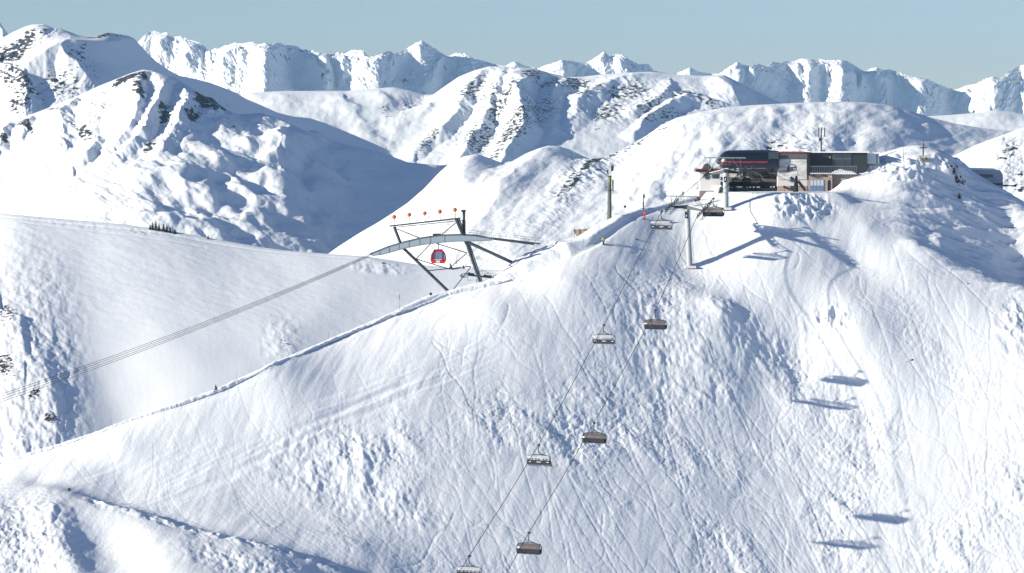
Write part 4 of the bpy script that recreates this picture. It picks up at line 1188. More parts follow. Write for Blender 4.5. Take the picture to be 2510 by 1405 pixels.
def lift_tower(label, px, pyb, Y, pyt, La, Lb, Ra, Rb, top_bar, lean=0.0, zg=None, r0=.66, r1=.52):
    base = P(px, pyb, Y)
    fr = Fr(px, pyb, Y)
    t = thing('chairlift_tower', label, 'lift tower', base, group='towers of the chairlift')
    top = fr.p(px + lean, pyt)
    MB().tube((0, 0, -2.5), top, r0, r1, 24).build('pylon', M['concrete'], t, smooth=True)
    MB().box((0, 0, .05), (2.3, 2.3, .5)).build('footing', M['white'], t, bevel=0.05)
    ax = Vector((math.cos(LIFT_YAW), math.sin(LIFT_YAW), 0))
    lf = (Vector(La) + Vector(Lb)) / 2 - base; rt = (Vector(Ra) + Vector(Rb)) / 2 - base
    c = top + Vector((0, 0, .35))
    l2, r2 = Vector((lf.x, lf.y, lf.z - .55)), Vector((rt.x, rt.y, rt.z - .55))
    mb = MB()
    for e in (l2, r2):
        d = e - c; q = d.to_track_quat('X', 'Z').to_matrix()
        secs = []
        for f_, hw, hh in ((0, .32, .42), (1, .20, .18)):
            o_ = c + d * f_
            secs.append([o_ + q @ Vector((0, sx * hw, sz * hh)) for sx, sz in ((-1, -1), (1, -1), (1, 1), (-1, 1))])
        mb.loft(secs)
    mb.box(c, (.8, .8, .9)); mb.build('crossarm', M['darksteel'], t, bevel=0.03)
    mb = MB()
    for e in (l2, r2):
        mb.beam(c + (e - c) * .12 + Vector((0, 0, .45)), c + (e - c) * .9 + Vector((0, 0, .24)), .45, .10)
    mb.build('snow_cover', M['snowcap'], t, bevel=.03)
    sheave_train(t, Vector(La) - base, Vector(Lb) - base); sheave_train(t, Vector(Ra) - base, Vector(Rb) - base)
    b0, b1 = fr.p(top_bar[0], top_bar[2], 1.4), fr.p(top_bar[1], top_bar[3], -1.4)
    mb = MB().beam(b0, b1, .22, .22)
    for e, q in ((l2, .15), (l2, .33), (r2, .85), (r2, .66)):
        mb.beam(e + Vector((0, 0, .3)), b0.lerp(b1, q), .11, .11)
    mb.build('lifting_frame', M['midsteel'], t)
    mb = MB()
    for q in (.32, .42, .52, .62):
        p_ = b0.lerp(b1, q); mb.tube(p_, p_ - Vector((0, 0, 1.5)), .03)
    p_, r_ = b0.lerp(b1, .32), b0.lerp(b1, .62)
    for dz in (.75, 1.45): mb.tube(p_ - Vector((0, 0, dz)), r_ - Vector((0, 0, dz)), .025)
    mb.build('platform_railing', M['midsteel'], t)
    MB().box(top + Vector((-.15, -r1 - .02, -1.35)), (.62, .06, 1.15)).build('number_plate', M['black'], t)
    MB().box(top + Vector((-.15, -r1 - .06, -1.35)), (.20, .02, .55), Matrix.Rotation(R(18), 3, 'Y')).build('number_mark', M['logo'], t)
    mb = MB()
    for s_ in (-.18, .18): mb.beam((r0 + .12, s_ - .2, .5), top + Vector((r1 + .12, s_ - .2, -.2)), .03, .03)
    for i in range(24): 
        z_ = .7 + i * (top.z - 1.2) / 24
        x_ = (r0 + .12) + (top.x + r1 + .12 - r0 - .12) * (z_ - .5) / max(1, top.z - .7)
        mb.beam((x_, -.38, z_), (x_, -.02, z_), .02, .02)
    mb.build('ladder', M['midsteel'], t)
    return t, fr

LP = lambda px, py: P(px, py, ropeY(px, 'L'))
RP = lambda px, py: P(px, py, ropeY(px, 'R'))
t1, fr1 = lift_tower('tall grey steel lift tower standing alone on the bright slope', 1692, 655, 629, 512, LP(1630, 515), LP(1664, 486), RP(1708, 529), RP(1745, 491), (1632, 1716, 481, 482), lean=-8)
MB().box(fr1.p(1674, 474, 0), (.25, .25, .7)).build('beacon', M['darksteel'], t1)
t2, fr2 = lift_tower('grey round lift tower in front of the chairlift station', 1779, 512, 644, 424, LP(1724, 431), LP(1748, 411), RP(1806, 428), RP(1830, 408), (1727, 1827, 387, 387), lean=0, r0=.60, r1=.60)


# ------------------------------------------------------------------ poles, signs
def pole(label, base, h, r=.03, mat='midsteel', cat='pole', group=None, head=None):
    t = thing('marker_pole', label, cat, base, group=group)
    MB().tube((0, 0, -.5), (0, 0, h), r, r * .8, 8).build('post', M[mat], t, smooth=True)
    if head == 'disc':
        MB().tube((0, -.05, h - .05), (0, .02, h - .05), .30, .30, 16).build('disc', M['darksteel'], t)
        MB().tube((0, -.07, h - .05), (0, -.055, h - .05), .2, .2, 16).build('disc_face', M['char'], t)
    elif head == 'top':
        MB().tube((0, 0, h - .9), (0, 0, h), .07, .05, 8).build('sleeve', M['darksteel'], t)
    return t

MPP = .08
for (px, py, hp, hd, lab) in [
    (979, 766, 42, 'top', 'tall thin piste pole with dark sleeve, left of the arch foot'), (1056, 744, 25, 'disc', 'round dark piste sign on a thin stick near the arch foot'),
    (273, 1050, 24, None, 'thin piste pole on the snow bank low on the left ridge'), (805, 838, 26, None, 'pale thin pole halfway up the ridge bank'), (580, 937, 24, None, 'pale thin pole on the bank right of the small bush'),
    (170, 1216, 15, 'disc', 'small round dark sign beside the lower cat track'), (1532, 524, 20, 'disc', 'round dark piste sign between the antenna mast and the red skier'),
    (1372, 640, 20, None, 'thin pole behind the ridge bank right of the walkway'), (1411, 612, 22, None, 'thin net pole at the left end of the wooden barrier'), (1430, 606, 22, None, 'thin net pole in front of the wooden barrier'),
    (2226, 640, 10, None, 'tiny pole beside the bright rim of the slope'), (2405, 596, 14, None, 'thin pole on the blue wind-swept flank, left one'), (2420, 610, 12, None, 'thin pole on the blue wind-swept flank, right one'),
    (2470, 500, 20, None, 'thin pole below the gondola station, left of the pair'), (2486, 506, 26, None, 'thin pole below the gondola station, right of the pair')]:
    pole(lab, ground('near', px, py + 1), hp * MPP, head=hd, group='piste poles and signs')
for k, (px, hp) in enumerate([(25, 17), (70, 9), (138, 15), (183, 14), (228, 17), (420, 10), (460, 11), (535, 15), (576, 15), (620, 12), (664, 18), (735, 12), (820, 12), (870, 10)]):
    p_ = ground('snow_bowl', px, np.interp(px, [c[0] for c in crest_b], [c[1] for c in crest_b]) + 5)
    pole('slim fence pole on the crest of the snow bowl', p_, hp * .12, r=.035, mat='galv', group='slim poles along the crest of the snow bowl')
for px, py, hp, lab in [(954, 662, 22, 'slim pole under the left end of the steel arch'), (1004, 664, 24, 'slim pole behind the left leg of the arch frame'), (1194, 664, 24, 'slim pole behind the lift machinery by the arch'), (1247, 632, 16, 'slim pole in front of the sloping strut')]:
    pole(lab, ground('snow_bowl', px, py), hp * .11, r=.035, mat='galv', group='slim poles behind the steel arch')

# tall dark post with box by the red skier
b_ = ground('near', 1577, 514); t = thing('signal_post', 'tall black post with a box on top behind the red skier', 'post', b_)
MB().tube((0, 0, -.5), (0, 0, 1.6), .16, .15, 10).build('post_sleeve', M['black'], t); MB().tube((0, 0, 1.6), (0, 0, 3.3), .09, .09, 8).build('post', M['darksteel'], t); MB().box((.18, 0, 2.75), (.3, .25, .75)).build('box', M['char'], t, bevel=.03)
b_ = ground('near', 1561, 589); t = thing('ground_lamp', 'small dark box with an aerial half buried in the snow', 'marker', b_)
MB().box((0, 0, .08), (.7, .4, .2)).build('housing', M['darksteel'], t, bevel=.04); MB().tube((-.1, 0, .1), (-.1, 0, .75), .04).build('aerial', M['midsteel'], t)

# ------------------------------------------------------------------ skiers on the ridge
standing_skier('person in a red ski suit standing on the ridge piste', ground('near', 1580, 538), R(150), 'redsuit', 'redsuit', 'stand', 'redsuit')
ysk = standing_skier('person in a neon yellow jacket skiing down the ridge piste', ground('near', 1480, 601), R(75), 'yellow', 'darkcloth', 'ski')
ysk.scale = (1.12, 1.12, 1.12)

# ------------------------------------------------------------------ antenna mast with the green foot
fr = Fr(1494, 551, 642.5); t = thing('antenna_mast', 'green grey radio mast with a lime band beside the ridge piste', 'mast', fr.o)
MB().tube((0, 0, -8), fr.p(1494, 448), .60, .37, 8).build('pylon', M['green'], t)
MB().tube(fr.p(1494, 448), fr.p(1494, 433), .40, .42, 8).build('lime_band', M['lime'], t)
MB().tube(fr.p(1494, 433), fr.p(1494, 431), .62, .62, 12).build('cap', M['darksteel'], t)
MB().box((-.3, -.2, -3.9), (3.0, 2.2, 8.0)).build('footing', M['wood'], t)
for s_, x_ in ((-1, 1482.5), (-.55, 1486), (.6, 1501), (1, 1503.5)):
    m_ = MB(); m_.tube(fr.p(x_, 469), fr.p(x_, 440), .05); m_.box(fr.p(x_, 453), (.16, .2, 1.9)); m_.build('panel_antenna', M['galv' if s_ < 0 else 'darksteel'], t)
mb = MB()
for y_ in (443, 467): mb.beam(fr.p(1482, y_), fr.p(1504, y_), .06, .06); mb.beam(fr.p(1494, y_, -.9), fr.p(1494, y_, .9), .06, .06)
mb.tube(fr.p(1494, 467), fr.p(1494, 466), .85, .85, 14)
mb.build('bracket', M['darksteel'], t)
mb = MB()
for dx in (-.35, .35):
    for dy in (-.35, .35): mb.tube(fr.p(1494, 432, dy) + Vector((dx, 0, 0)), fr.p(1496, 398, dy * .4) + Vector((dx * .4, 0, 0)), .035)
for i in range(8):
    y_ = 430 - i * 4; k_ = .35 * (1 - i / 12)
    mb.beam(fr.p(1494 + i * .2, y_, -k_) + Vector((-k_, 0, 0)), fr.p(1494 + i * .2, y_ - 4, k_) + Vector((k_, 0, 0)), .03, .03)
mb.tube(fr.p(1496, 398), fr.p(1496, 378), .04, .02); mb.beam(fr.p(1486, 425), fr.p(1512, 431), .03, .03)
mb.build('lattice_top', M['midsteel'], t)
MB().box(fr.p(1501, 413), (.55, .5, 1.1)).box(fr.p(1489, 421), (.3, .3, .8)).build('radio_unit', M['char'], t)

# wooden barrier behind the ridge
b_ = P(1434, 580, 634); fr = Fr(1434, 580, 634); t = thing('wooden_barrier', 'grey brown board barrier sticking out behind the snow bank', 'barrier', fr.o)
MB().prism(fr.xz((1405, 563), (1462, 560), (1452, 574), (1425, 583), (1414, 582)), 0, .12).build('boards', M['wood'], t)
mb = MB()
for x_ in (1407, 1420, 1434, 1448, 1459): mb.beam(fr.p(x_, 557, -.08), fr.p(x_ + 1, 584, -.08), .08, .08)
mb.build('stakes', M['darkwood'], t)

# ------------------------------------------------------------------ steel arch of the cable car
YG = 617.0
fr = Fr(1104, 719, YG)
t = thing('ropeway_support', 'leaning dark steel frame carrying the ropeway arch, orange balls on top', 'ropeway support', fr.o)
def bar(a, b, r, nm, mat='darksteel', dy=0.0, seg=10, dy2=None):
    return MB().tube(fr.p(*a, dy), fr.p(*b, dy if dy2 is None else dy2), r, r, seg).build(nm, M[mat], t, smooth=True)
mb = MB().tube(fr.p(966, 556, 0), fr.p(985, 605, 0), .30).ball(fr.p(985, 605, 0), .31, 10).tube(fr.p(985, 605, 0), fr.p(1104, 719, 0), .30); mb.build('leg', M['darksteel'], t, smooth=True)
mb = MB().tube(fr.p(1118, 537, 0), fr.p(1145, 600, 0), .34).tube(fr.p(1145, 600, 0), fr.p(1181, 704, 0), .30); mb.build('leg', M['darksteel'], t, smooth=True)
MB().tube(fr.p(1124, 537, 2.2), fr.p(1150, 600, 2.2), .2).tube(fr.p(1150, 600, 2.2), fr.p(1185, 704, 2.2), .2).build('leg', M['midsteel'], t, smooth=True)
mb = MB().beam(fr.p(955, 554.5), fr.p(1129, 535), .35, .30); mb.build('top_beam', M['darksteel'], t)
mb = MB().beam(fr.p(966, 558, .9), fr.p(1135, 540.5, .9), .12, .16); mb.build('lower_beam', M['darksteel'], t)
mb = MB()
for x_ in (954, 960): mb.tube(fr.p(x_, 555), fr.p(x_, 541), .03)
mb.tube(fr.p(954, 547), fr.p(960, 546), .03); mb.tube(fr.p(956, 541), fr.p(955, 535), .05)
for q in np.linspace(975, 1125, 9): mb.tube(fr.p(q, 554.5 - (q - 955) * .112, .8), fr.p(q, 541.5 - (q - 955) * .112, .8), .018)
mb.tube(fr.p(965, 541, .8), fr.p(1128, 523, .8), .018)
mb.build('catwalk_railing', M['midsteel'], t)
for (x_, y_) in ((966, 532), (1003, 526.5), (1041, 523), (1078, 519), (1115, 514.5)):
    s_ = MB().tube(fr.p(x_ + 2, 553.5 - (x_ - 966) * .112), fr.p(x_, y_), .05, seg=6).build('ball_stem', M['darksteel'], t)
    MB().ball(fr.p(x_, y_), .43, 18).build('marker_ball', M['orange'], t, smooth=True)
for a, b in (((972, 561), (1030, 584)), ((1121, 543), (1083, 575)), ((1020, 635), (1055, 598)), ((1020, 635), (1099, 659)), ((1099, 659), (1144, 621)), ((1070, 597), (1144, 620)), ((1048, 664), (1154, 653)), ((1154, 655), (1104, 719))):
    bar(a, b, .10, 'brace')
# curved web plate of the arch and its stiffeners
topc = [(905, 623), (930, 613), (950, 605), (985, 594.5), (1030, 584), (1075, 577.5), (1120, 576), (1160, 577.5), (1206, 586)]
botc = [(912, 627), (935, 625), (953, 620.5), (990, 609.5), (1035, 600.5), (1075, 595.5), (1120, 592), (1165, 591), (1206, 589)]
mb = MB(); mb.prism(fr.xz(*topc, *reversed(botc)), -.55, -.35); mb.build('arch_web', M['archgrey'], t)
mb = MB(); mb.prism(fr.xz(*[(a + 6, b - 1) for a, b in topc], *[(a + 6, b - 1) for a, b in reversed(botc)]), 3.4, 3.6); mb.build('arch_web', M['archgrey'], t)
mb = MB()
for q in (-.66, 3.28):
    for cc in (topc, botc):
        mb = MB()
        for a, b in zip(cc[:-1], cc[1:]): mb.beam(fr.p(*a, q + .2), fr.p(*b, q + .2), .42, .09)
        mb.build('arch_flange', M['midsteel'], t)
mb = MB()
for x_ in (931, 954, 978, 1003, 1029, 1055, 1090):
    ty = np.interp(x_, [c[0] for c in topc], [c[1] for c in topc]); by_ = np.interp(x_, [c[0] for c in botc], [c[1] for c in botc])
    mb.beam(fr.p(x_, ty + .5, -.57), fr.p(x_, by_ - .5, -.57), .05, .07)
mb.build('arch_stiffener', M['midsteel'], t)
mb = MB()
for x_ in np.linspace(1000, 1200, 11):
    ty = np.interp(x_, [c[0] for c in topc], [c[1] for c in topc]); mb.tube(fr.p(x_, ty, 3.5), fr.p(x_, ty - 10, 3.5), .02)
for k in (5, 10):
    pts_ = [fr.p(a, b - k, 3.5) for a, b in topc if a >= 985]
    mb.path(pts_, .018, 5)
mb.build('arch_railing', M['midsteel'], t)
bar((1146, 594), (1259, 649), .33, 'strut', 'midsteel', 1.0, 12, 7.0)
mb = MB().beam(fr.p(1150, 578, 2.5), fr.p(1322, 602, 9.5), 1.1, .28); mb.beam(fr.p(1206, 588, 4.5), fr.p(1310, 603.5, 8.5), .3, .30); mb.build('walkway', M['midsteel'], t)
mb = MB()
for i in range(11):
    q = i / 10; p_ = fr.p(1150 + 182 * q, 577 + 26 * q, 2.5 + 7 * q - .5); mb.tube(p_, p_ + Vector((0, 0, 1.0)), .02)
for dz in (.55, 1.0): mb.tube(fr.p(1150, 577, 2.0) + Vector((0, 0, dz)), fr.p(1332, 602, 9.0) + Vector((0, 0, dz)), .022)
mb.build('walkway_railing', M['rope'], t)
mb = MB().tube(fr.p(1137, 577, .8), fr.p(1137, 541, .8), .36).tube(fr.p(1137, 541, .8), fr.p(1137, 520, .8), .27); mb.build('control_column', M['darksteel'], t, smooth=True)
MB().box(fr.p(1136, 517.5, .8), (.9, .7, .42)).build('column_head', M['char'], t, bevel=.05)

# red cabin hanging from the arch
fr = Fr(1074, 645, YG + 1.5)
t = thing('gondola_cabin', 'red cable car cabin with blue windows hanging under the steel arch', 'gondola cabin', fr.o)
ol = fr.xz((1055, 637), (1057, 623), (1061, 615.5), (1069, 612.5), (1079, 612.5), (1087, 615.5), (1092, 623), (1094.5, 637), (1090, 645), (1059, 645))
MB().prism(ol, -1.5, 1.5).build('cabin_body', M['red'], t, bevel=.12)
MB().prism(fr.xz((1065, 617), (1074, 617), (1074, 634), (1065, 634)), -1.56, -1.50).build('window', M['glass'], t)
MB().prism(fr.xz((1075, 617), (1083.5, 617), (1083.5, 634), (1075, 634)), -1.56, -1.50).build('window', M['glass'], t)
MB().prism(fr.xz((1056.5, 635), (1058.5, 624), (1062, 617), (1062.5, 635)), -1.56, -1.50).build('side_window', M['glass_dark'], t)
MB().prism(fr.xz((1086.5, 617), (1090, 624), (1092.5, 635), (1086, 635)), -1.56, -1.50).build('side_window', M['glass'], t)
for x_ in (1064, 1084.5): MB().beam(fr.p(x_, 612.5, -1.6), fr.p(x_, 636, -1.6), .14, .14).build('window_bar', M['redtrim'], t)
MB().box(fr.p(1074, 640.5, -1.56), (.85, .06, .42)).build('number_board', M['yellowish'], t)
MB().box(fr.p(1074, 635.5, -1.6), (1.6, .08, .10)).build('handrail', M['logo'], t)
MB().box(fr.p(1074, 613.0, 0), (1.8, 1.8, .22)).build('roof_plate', M['darksteel'], t, bevel=.04)
mb = MB().beam(fr.p(1074, 613, 0), fr.p(1074.5, 583, 0), .24, .18); mb.build('hanger', M['black'], t)
mb = MB().box(fr.p(1071, 575, 0), (1.7, .5, .35))
for x_ in (1067, 1071, 1075, 1079): mb.tube(fr.p(x_, 576, -.3), fr.p(x_, 576, .3), .17, .17, 12)
mb.build('carriage', M['darksteel'], t)

# head of the neighbouring lift tower below the ridge
fr = Fr(1176, 703, 621); t = thing('lift_tower', 'short lift tower with rollers just behind the ridge under the arch', 'lift tower', fr.o)
MB().tube((0, 0, -3), fr.p(1177, 684), .42, .36, 12).build('pylon', M['midsteel'], t, smooth=True)
MB().tube(fr.p(1170, 702, 1), fr.p(1168, 685, 1), .08).tube(fr.p(1180, 704, -1), fr.p(1181, 688, -1), .08).build('stay', M['midsteel'], t)
mb = MB().beam(fr.p(1146, 674), fr.p(1206, 681), .4, .35); mb.build('crossarm', M['darksteel'], t)
mb = MB()
for x_, y_ in ((1150, 671), (1155, 672.5), (1160, 673), (1188, 676), (1193, 677), (1198, 677.5), (1203, 678)): mb.tube(fr.p(x_, y_, -.5), fr.p(x_, y_, .5), .27, .27, 12)
mb.build('roller_train', M['char'], t)
mb = MB().loft([[fr.p(1127.5, 677, a) + Vector((0, 0, b)) for a, b in ((-.5, -.2), (.5, -.2), (.5, .2), (-.5, .2))], [fr.p(1132, 676, a) + Vector((0, 0, b)) for a, b in ((-.8, -.42), (.8, -.42), (.8, .42), (-.8, .42))], [fr.p(1147, 674.5, a) + Vector((0, 0, b)) for a, b in ((-.8, -.5), (.8, -.5), (.8, .5), (-.8, .5))]])
mb.build('roller_cover', M['archgrey'], t, smooth=True)
mb = MB()
for a, b in (((1147, 680), (1147, 687)), ((1147, 687), (1162, 686)), ((1204, 673), (1204, 686)), ((1190, 686), (1204, 686)), ((1186, 670), (1210, 670)), ((1197, 670), (1197, 667)), ((1182, 662), (1181, 678)), ((1163, 668), (1186, 663)), ((1186, 663), (1198, 670))): mb.beam(fr.p(*a, -.4), fr.p(*b, -.4), .08, .08)
mb.build('service_frame', M['midsteel'], t)

# ------------------------------------------------------------------ firs on the crest of the bowl
def fir(label, base, h, wd, seed, group, lean=0.0):
    t = thing('fir_tree', label, 'fir tree', base, group=group)
    q = random.Random(seed)
    MB().tube((0, 0, -.4), (lean * h, 0, h * .95), h * .025 + .02, .01, 6).build('trunk', M['bark'], t)
    bm_ = bmesh.new()
    for L_ in range(26):
        z0 = h * (.05 + .93 * L_ / 26); rr_ = wd * (1 - L_ / 27) * q.uniform(.75, 1.15)
        for k in range(16):
            a = q.uniform(0, 6.283); ln = rr_ * q.uniform(.5, 1.2)
            if q.random() < .12: continue
            o_ = Vector((lean * z0, 0, z0)); d = Vector((math.cos(a), math.sin(a), -.30)).normalized(); s_ = Vector((-math.sin(a), math.cos(a), 0)) * (ln * .32 + .09)
            tip = o_ + d * ln
            for off in (0, .35, .7):
                m_ = o_ + d * ln * (off + .15)
                v = [bm_.verts.new(p_) for p_ in (m_ - s_ * (1 - off * .5), m_ + s_ * (1 - off * .5) + Vector((0, 0, -.02)), m_ + d * ln * .4 + Vector((0, 0, -.03 * ln)))]
                bm_.faces.new(v)
    me = bpy.data.meshes.new('crown'); bm_.to_mesh(me); bm_.free(); me.materials.append(M['fir'])
    c = bpy.data.objects.new('crown', me); COL.objects.link(c); c.parent = t
    return t
for k, (px, hp, wp, lab) in enumerate([(368, 14, 5, 'lowest fir at the left end of the dark tree row on the bowl crest'), (374, 24, 7, 'middling fir in front of the tallest one in the dark row'), (382, 34, 7, 'tallest fir of the dark row on the bowl crest'), (390, 22, 6, 'fir just right of the tallest one in the dark row'),
        (401, 27, 7, 'second tallest fir, middle of the dark tree row'), (409, 24, 6, 'fir right of the middle of the dark tree row'), (417, 17, 6, 'shorter fir near the right end of the dark tree row'), (429, 13, 6, 'last low fir at the right end of the dark tree row'), (510, 13, 4, 'lone small fir right of the dark tree row')]):
    p_ = ground('snow_bowl', px, np.interp(px, [c[0] for c in crest_b], [c[1] for c in crest_b]) + 4)
    fir(lab, p_, hp * .118, wp * .118, 20 + k, 'firs on the crest of the snow bowl')
fir('leaning snow dusted fir seen through the arch frame, larger one', ground('snow_bowl', 1107, 660), 2.6, .7, 51, 'firs behind the arch frame', -.25)
fir('small fir seen through the arch frame beside its right leg', ground('snow_bowl', 1137, 657), 1.4, .5, 52, 'firs behind the arch frame', -.2)
fir('lone bushy shrub on the snow bank halfway along the ridge', ground('near', 531, 958), 1.1, .45, 53, None, -.2)
fir('young fir half covered in snow on the shaded flank', ground('near', 2351, 488), 1.7, .5, 54, None, 0)

# ------------------------------------------------------------------ station on the summit
YS = 667.0
fs = Fr(1830, 469, YS, None)
def box3(f, x0, y0, x1, y1, d0, d1, name, mat, par, bevel=0.0):
    return MB().prism(f.xz((x0, y1), (x1, y1), (x1, y0), (x0, y0)), d0, d1).build(name, M[mat], par, bevel=bevel)
t = thing('chairlift_station', 'black streamlined chairlift station with a red stripe', 'lift station', fs.o)
# hull: rounded at the front end, long at the back
def hull_ring(x_, yt, yb, hw):
    a = fs.p(x_, yt).z; b = fs.p(x_, yb).z; X = fs.p(x_, yt).x
    return [(X, -hw, b), (X, -hw * 1.03, b + (a - b) * .45), (X, -hw * .86, b + (a - b) * .86), (X, -hw * .5, a), (X, hw * .5, a), (X, hw * .86, b + (a - b) * .86), (X, hw * 1.03, b + (a - b) * .45), (X, hw, b)]
mb = MB().loft([hull_ring(*r_) for r_ in ((1757, 397, 401, 2.6), (1762, 386, 403, 3.2), (1769, 377, 405, 3.7), (1778, 371, 407, 4.0), (1788, 369, 409, 4.1), (1830, 368, 411, 4.1), (1868, 368, 412, 4.1), (1906, 370, 413, 4.1))])
mb.build('hull', M['black'], t, smooth=True)
MB().box((fs.p(1818, 397).x, -4.25, fs.p(1818, 397).z), ((1878 - 1760) * YS / F, .10, .26)).build('red_stripe', M['redtrim'], t)
mb = MB()
for x_ in (1790, 1812, 1834, 1856, 1884): mb.box((fs.p(x_, 385).x, -4.17, fs.p(x_, 388).z), (.05, .1, 1.0))
mb.build('panel_seam', M['char'], t)
MB().box(fs.p(1892, 381, -4.28), (2.2, .05, 1.5)).build('glazing', M['glass_dark'], t)
MB().box((fs.p(1836, 405).x, 0, fs.p(1836, 407).z), ((1905 - 1766) * YS / F, 6.8, .9)).build('under_frame', M['char'], t, bevel=.1)
mb = MB()
for x_ in (1862, 1851): mb.tube(fs.p(x_, 369, 0), fs.p(x_, 352 if x_ == 1863 else 356, 0), .04)
mb.tube(fs.p(1865, 369, 1), fs.p(1865, 351, 1), .06); mb.tube(fs.p(1865, 351, 1), fs.p(1861, 350, 1), .07)
mb.build('roof_mast', M['midsteel'], t)
mb = MB().box(fs.p(1824, 436, -.5), (.75, .8, 5.4)); mb.loft([[fs.p(1824, 460, -.5) + Vector((a, b, 0)) for a, b in ((-.4, -.4), (.4, -.4), (.4, .4), (-.4, .4))], [fs.p(1824, 470, -.5) + Vector((a, b, 0)) for a, b in ((-.75, -.7), (.75, -.7), (.75, .7), (-.75, .7))]])
mb.build('support_column', M['darksteel'], t)
box3(fs, 1786, 461, 1905, 470, -1.5, 6, 'loading_platform', 'fascia', t)
box3(fs, 1787, 414, 1903, 461, 5.4, 5.6, 'rear_screen', 'white', t)
box3(fs, 1866, 426, 1889, 461, 1.5, 3.5, 'control_booth', 'stone_dark', t)
box3(fs, 1866, 423, 1890, 427, 1.3, 3.7, 'booth_roof', 'fascia', t)
box3(fs, 1869, 430, 1886, 441, 1.42, 1.5, 'booth_window', 'glass_dark', t)
box3(fs, 1828, 456, 1866, 457, -.5, -.4, 'barrier_rail', 'redtrim', t)
mb = MB()
for i, (x_, y_) in enumerate(((1788, 411), (1800, 415), (1812, 417), (1824, 417))): mb.tube(fs.p(x_, y_, -2.5), fs.p(x_, y_, -2.2), .3, .3, 12)
mb.beam(fs.p(1784, 412, -2.7), fs.p(1830, 419, -2.7), .2, .2)
mb.path([fs.p(1835, 418, -3), fs.p(1850, 424, -3), fs.p(1862, 428, -3), fs.p(1866, 436, -3)], .1); mb.path([fs.p(1880, 424, -3), fs.p(1896, 424, -3), fs.p(1902, 430, -3)], .1)
mb.build('guide_rail', M['midsteel'], t)

# parked chairs inside the station
for k, (px, py, dy, lab, rot, src) in enumerate([(1760, 414, 3.0, 'chair turning in at the left of the station, behind the round tower', 0.9, up0), (1786, 415, 1.5, 'chair right behind the round tower at the station mouth', 0.5, up0), (1816, 414, 0, 'chair beside the dark column of the station', 0.4, dn0),
                                             (1846, 415, -.6, 'chair in the middle of the station with red lower edge', .1, dn0), (1893, 414, -.6, 'chair at the right end inside the station', .0, dn0)]):
    c = copy_tree(src); c.location = P(px, py, YS + dy); c.rotation_euler = (0, 0, rot + math.pi); c['label'] = lab; c['group'] = 'chairs inside the station'

# operator hut left of the station
fh = Fr(1738, 470, 660); t = thing('operator_hut', 'white hut with one dark window on a brown base, left of the station', 'hut', fh.o)
box3(fh, 1716, 421, 1766, 468, 0, 5, 'wall', 'white', t)
box3(fh, 1716.5, 468, 1753, 486, .1, 5, 'base_wall', 'stone_dark', t)
rf = box3(fh, 1705, 416, 1770, 421.5, -.8, 5.6, 'roof', 'black', t); box3(fh, 1705, 414.4, 1772, 416, -.9, 5.7, 'roof_edge', 'redtrim', t)
wn = box3(fh, 1728.5, 424, 1739, 439, -.06, 0, 'window', 'glass_dark', t); box3(fh, 1746, 424, 1763, 438, -.06, 0, 'window', 'glass_dark', t)
MB().prism(fh.xz((1721, 414), (1727, 403), (1735, 400), (1741, 405), (1746, 414)), .2, 1.8).build('roof_box', M['green'], t, bevel=.1)
MB().box(fh.p(1760, 466, -.7), (1.6, 1.2, 2.2)).build('snow_plinth', M['snowcap'], t, bevel=.2)
b_ = P(1771, 469, 657); t = thing('tarpaulin_heap', 'dark tarpaulin heap at the foot of the white hut', 'heap', b_)
MB().prism([(-.9, -.3), (.9, -.3), (.8, .5), (.2, 1.0), (-.6, .9)], -.5, .5).build('cover', M['char'], t, bevel=.15); MB().box((0, 0, -.3), (2.0, 1.2, .12)).build('pallet', M['wood'], t)
b_ = P(1708, 490, 655); t = thing('signal_flag', 'small dark red cloth on a frame below the hut', 'flag', b_)
MB().prism([(-.9, -.5), (.9, -.4), (.7, .6), (0, .5)], 0, .05).build('cloth', M['darkwood'], t); MB().tube((.8, 0, -1.2), (.8, 0, .8), .05).build('pole', M['midsteel'], t)

# restaurant and garage building
fb = Fr(1985, 469, 664); t = thing('mountain_building', 'long two storey summit building, dark cladding above brown stone, car banner on its left wall', 'building', fb.o)
box3(fb, 1906, 389, 1978, 470, 0, 9, 'wall', 'white', t)
box3(fb, 1906.5, 456, 1978, 471, -.10, 0, 'stone_plinth', 'stone', t)
MB().prism(fb.xz((1901, 374.5), (1984, 373.5), (1979, 389), (1906, 389)), -.45, 9.3).build('fascia', M['fascia'], t)
box3(fb, 1900, 372.6, 1986, 374.6, -.7, 9.5, 'roof_edge', 'redtrim', t)
box3(fb, 1978, 374, 1984.5, 430, -.9, 9, 'corner_pier', 'black', t)
up_ = box3(fb, 1984.5, 374.5, 2128, 424, 1.6, 9, 'upper_wall', 'char', t)
box3(fb, 1984, 371.8, 2132, 374.5, .9, 9.5, 'snowy_roof', 'snowcap', t)
wb = box3(fb, 2043, 376, 2089, 406, 1.50, 1.6, 'window_band', 'midsteel', t)
for x0, x1 in ((2044.5, 2056.5), (2059, 2073), (2075.5, 2087.5)): box3(fb, x0, 391, x1, 405, 1.42, 1.5, 'pane', 'glass_dark', t)
for x0, x1 in ((2044.5, 2064), (2066, 2087.5)): box3(fb, x0, 378, x1, 388, 1.42, 1.5, 'upper_pane', 'glass_dark', t)
mb = MB()
for k in range(44): mb.box(fb.p(1988 + k * 3.15, 391, 1.575), (.02, .03, 2.7))
mb.build('cladding_seam', M['fascia'], t)
MB().ball(fb.p(2036, 386, 1.5), .14, 8).build('wall_lamp', M['white'], t)
box3(fb, 1984.5, 424, 2040, 426.5, -.9, 1.6, 'balcony_slab', 'white', t)
mb = MB()
for x_ in np.linspace(1986, 2098, 27): mb.beam(fb.p(x_, 424, -.8), fb.p(x_, 407.5, -.8), .05, .05)
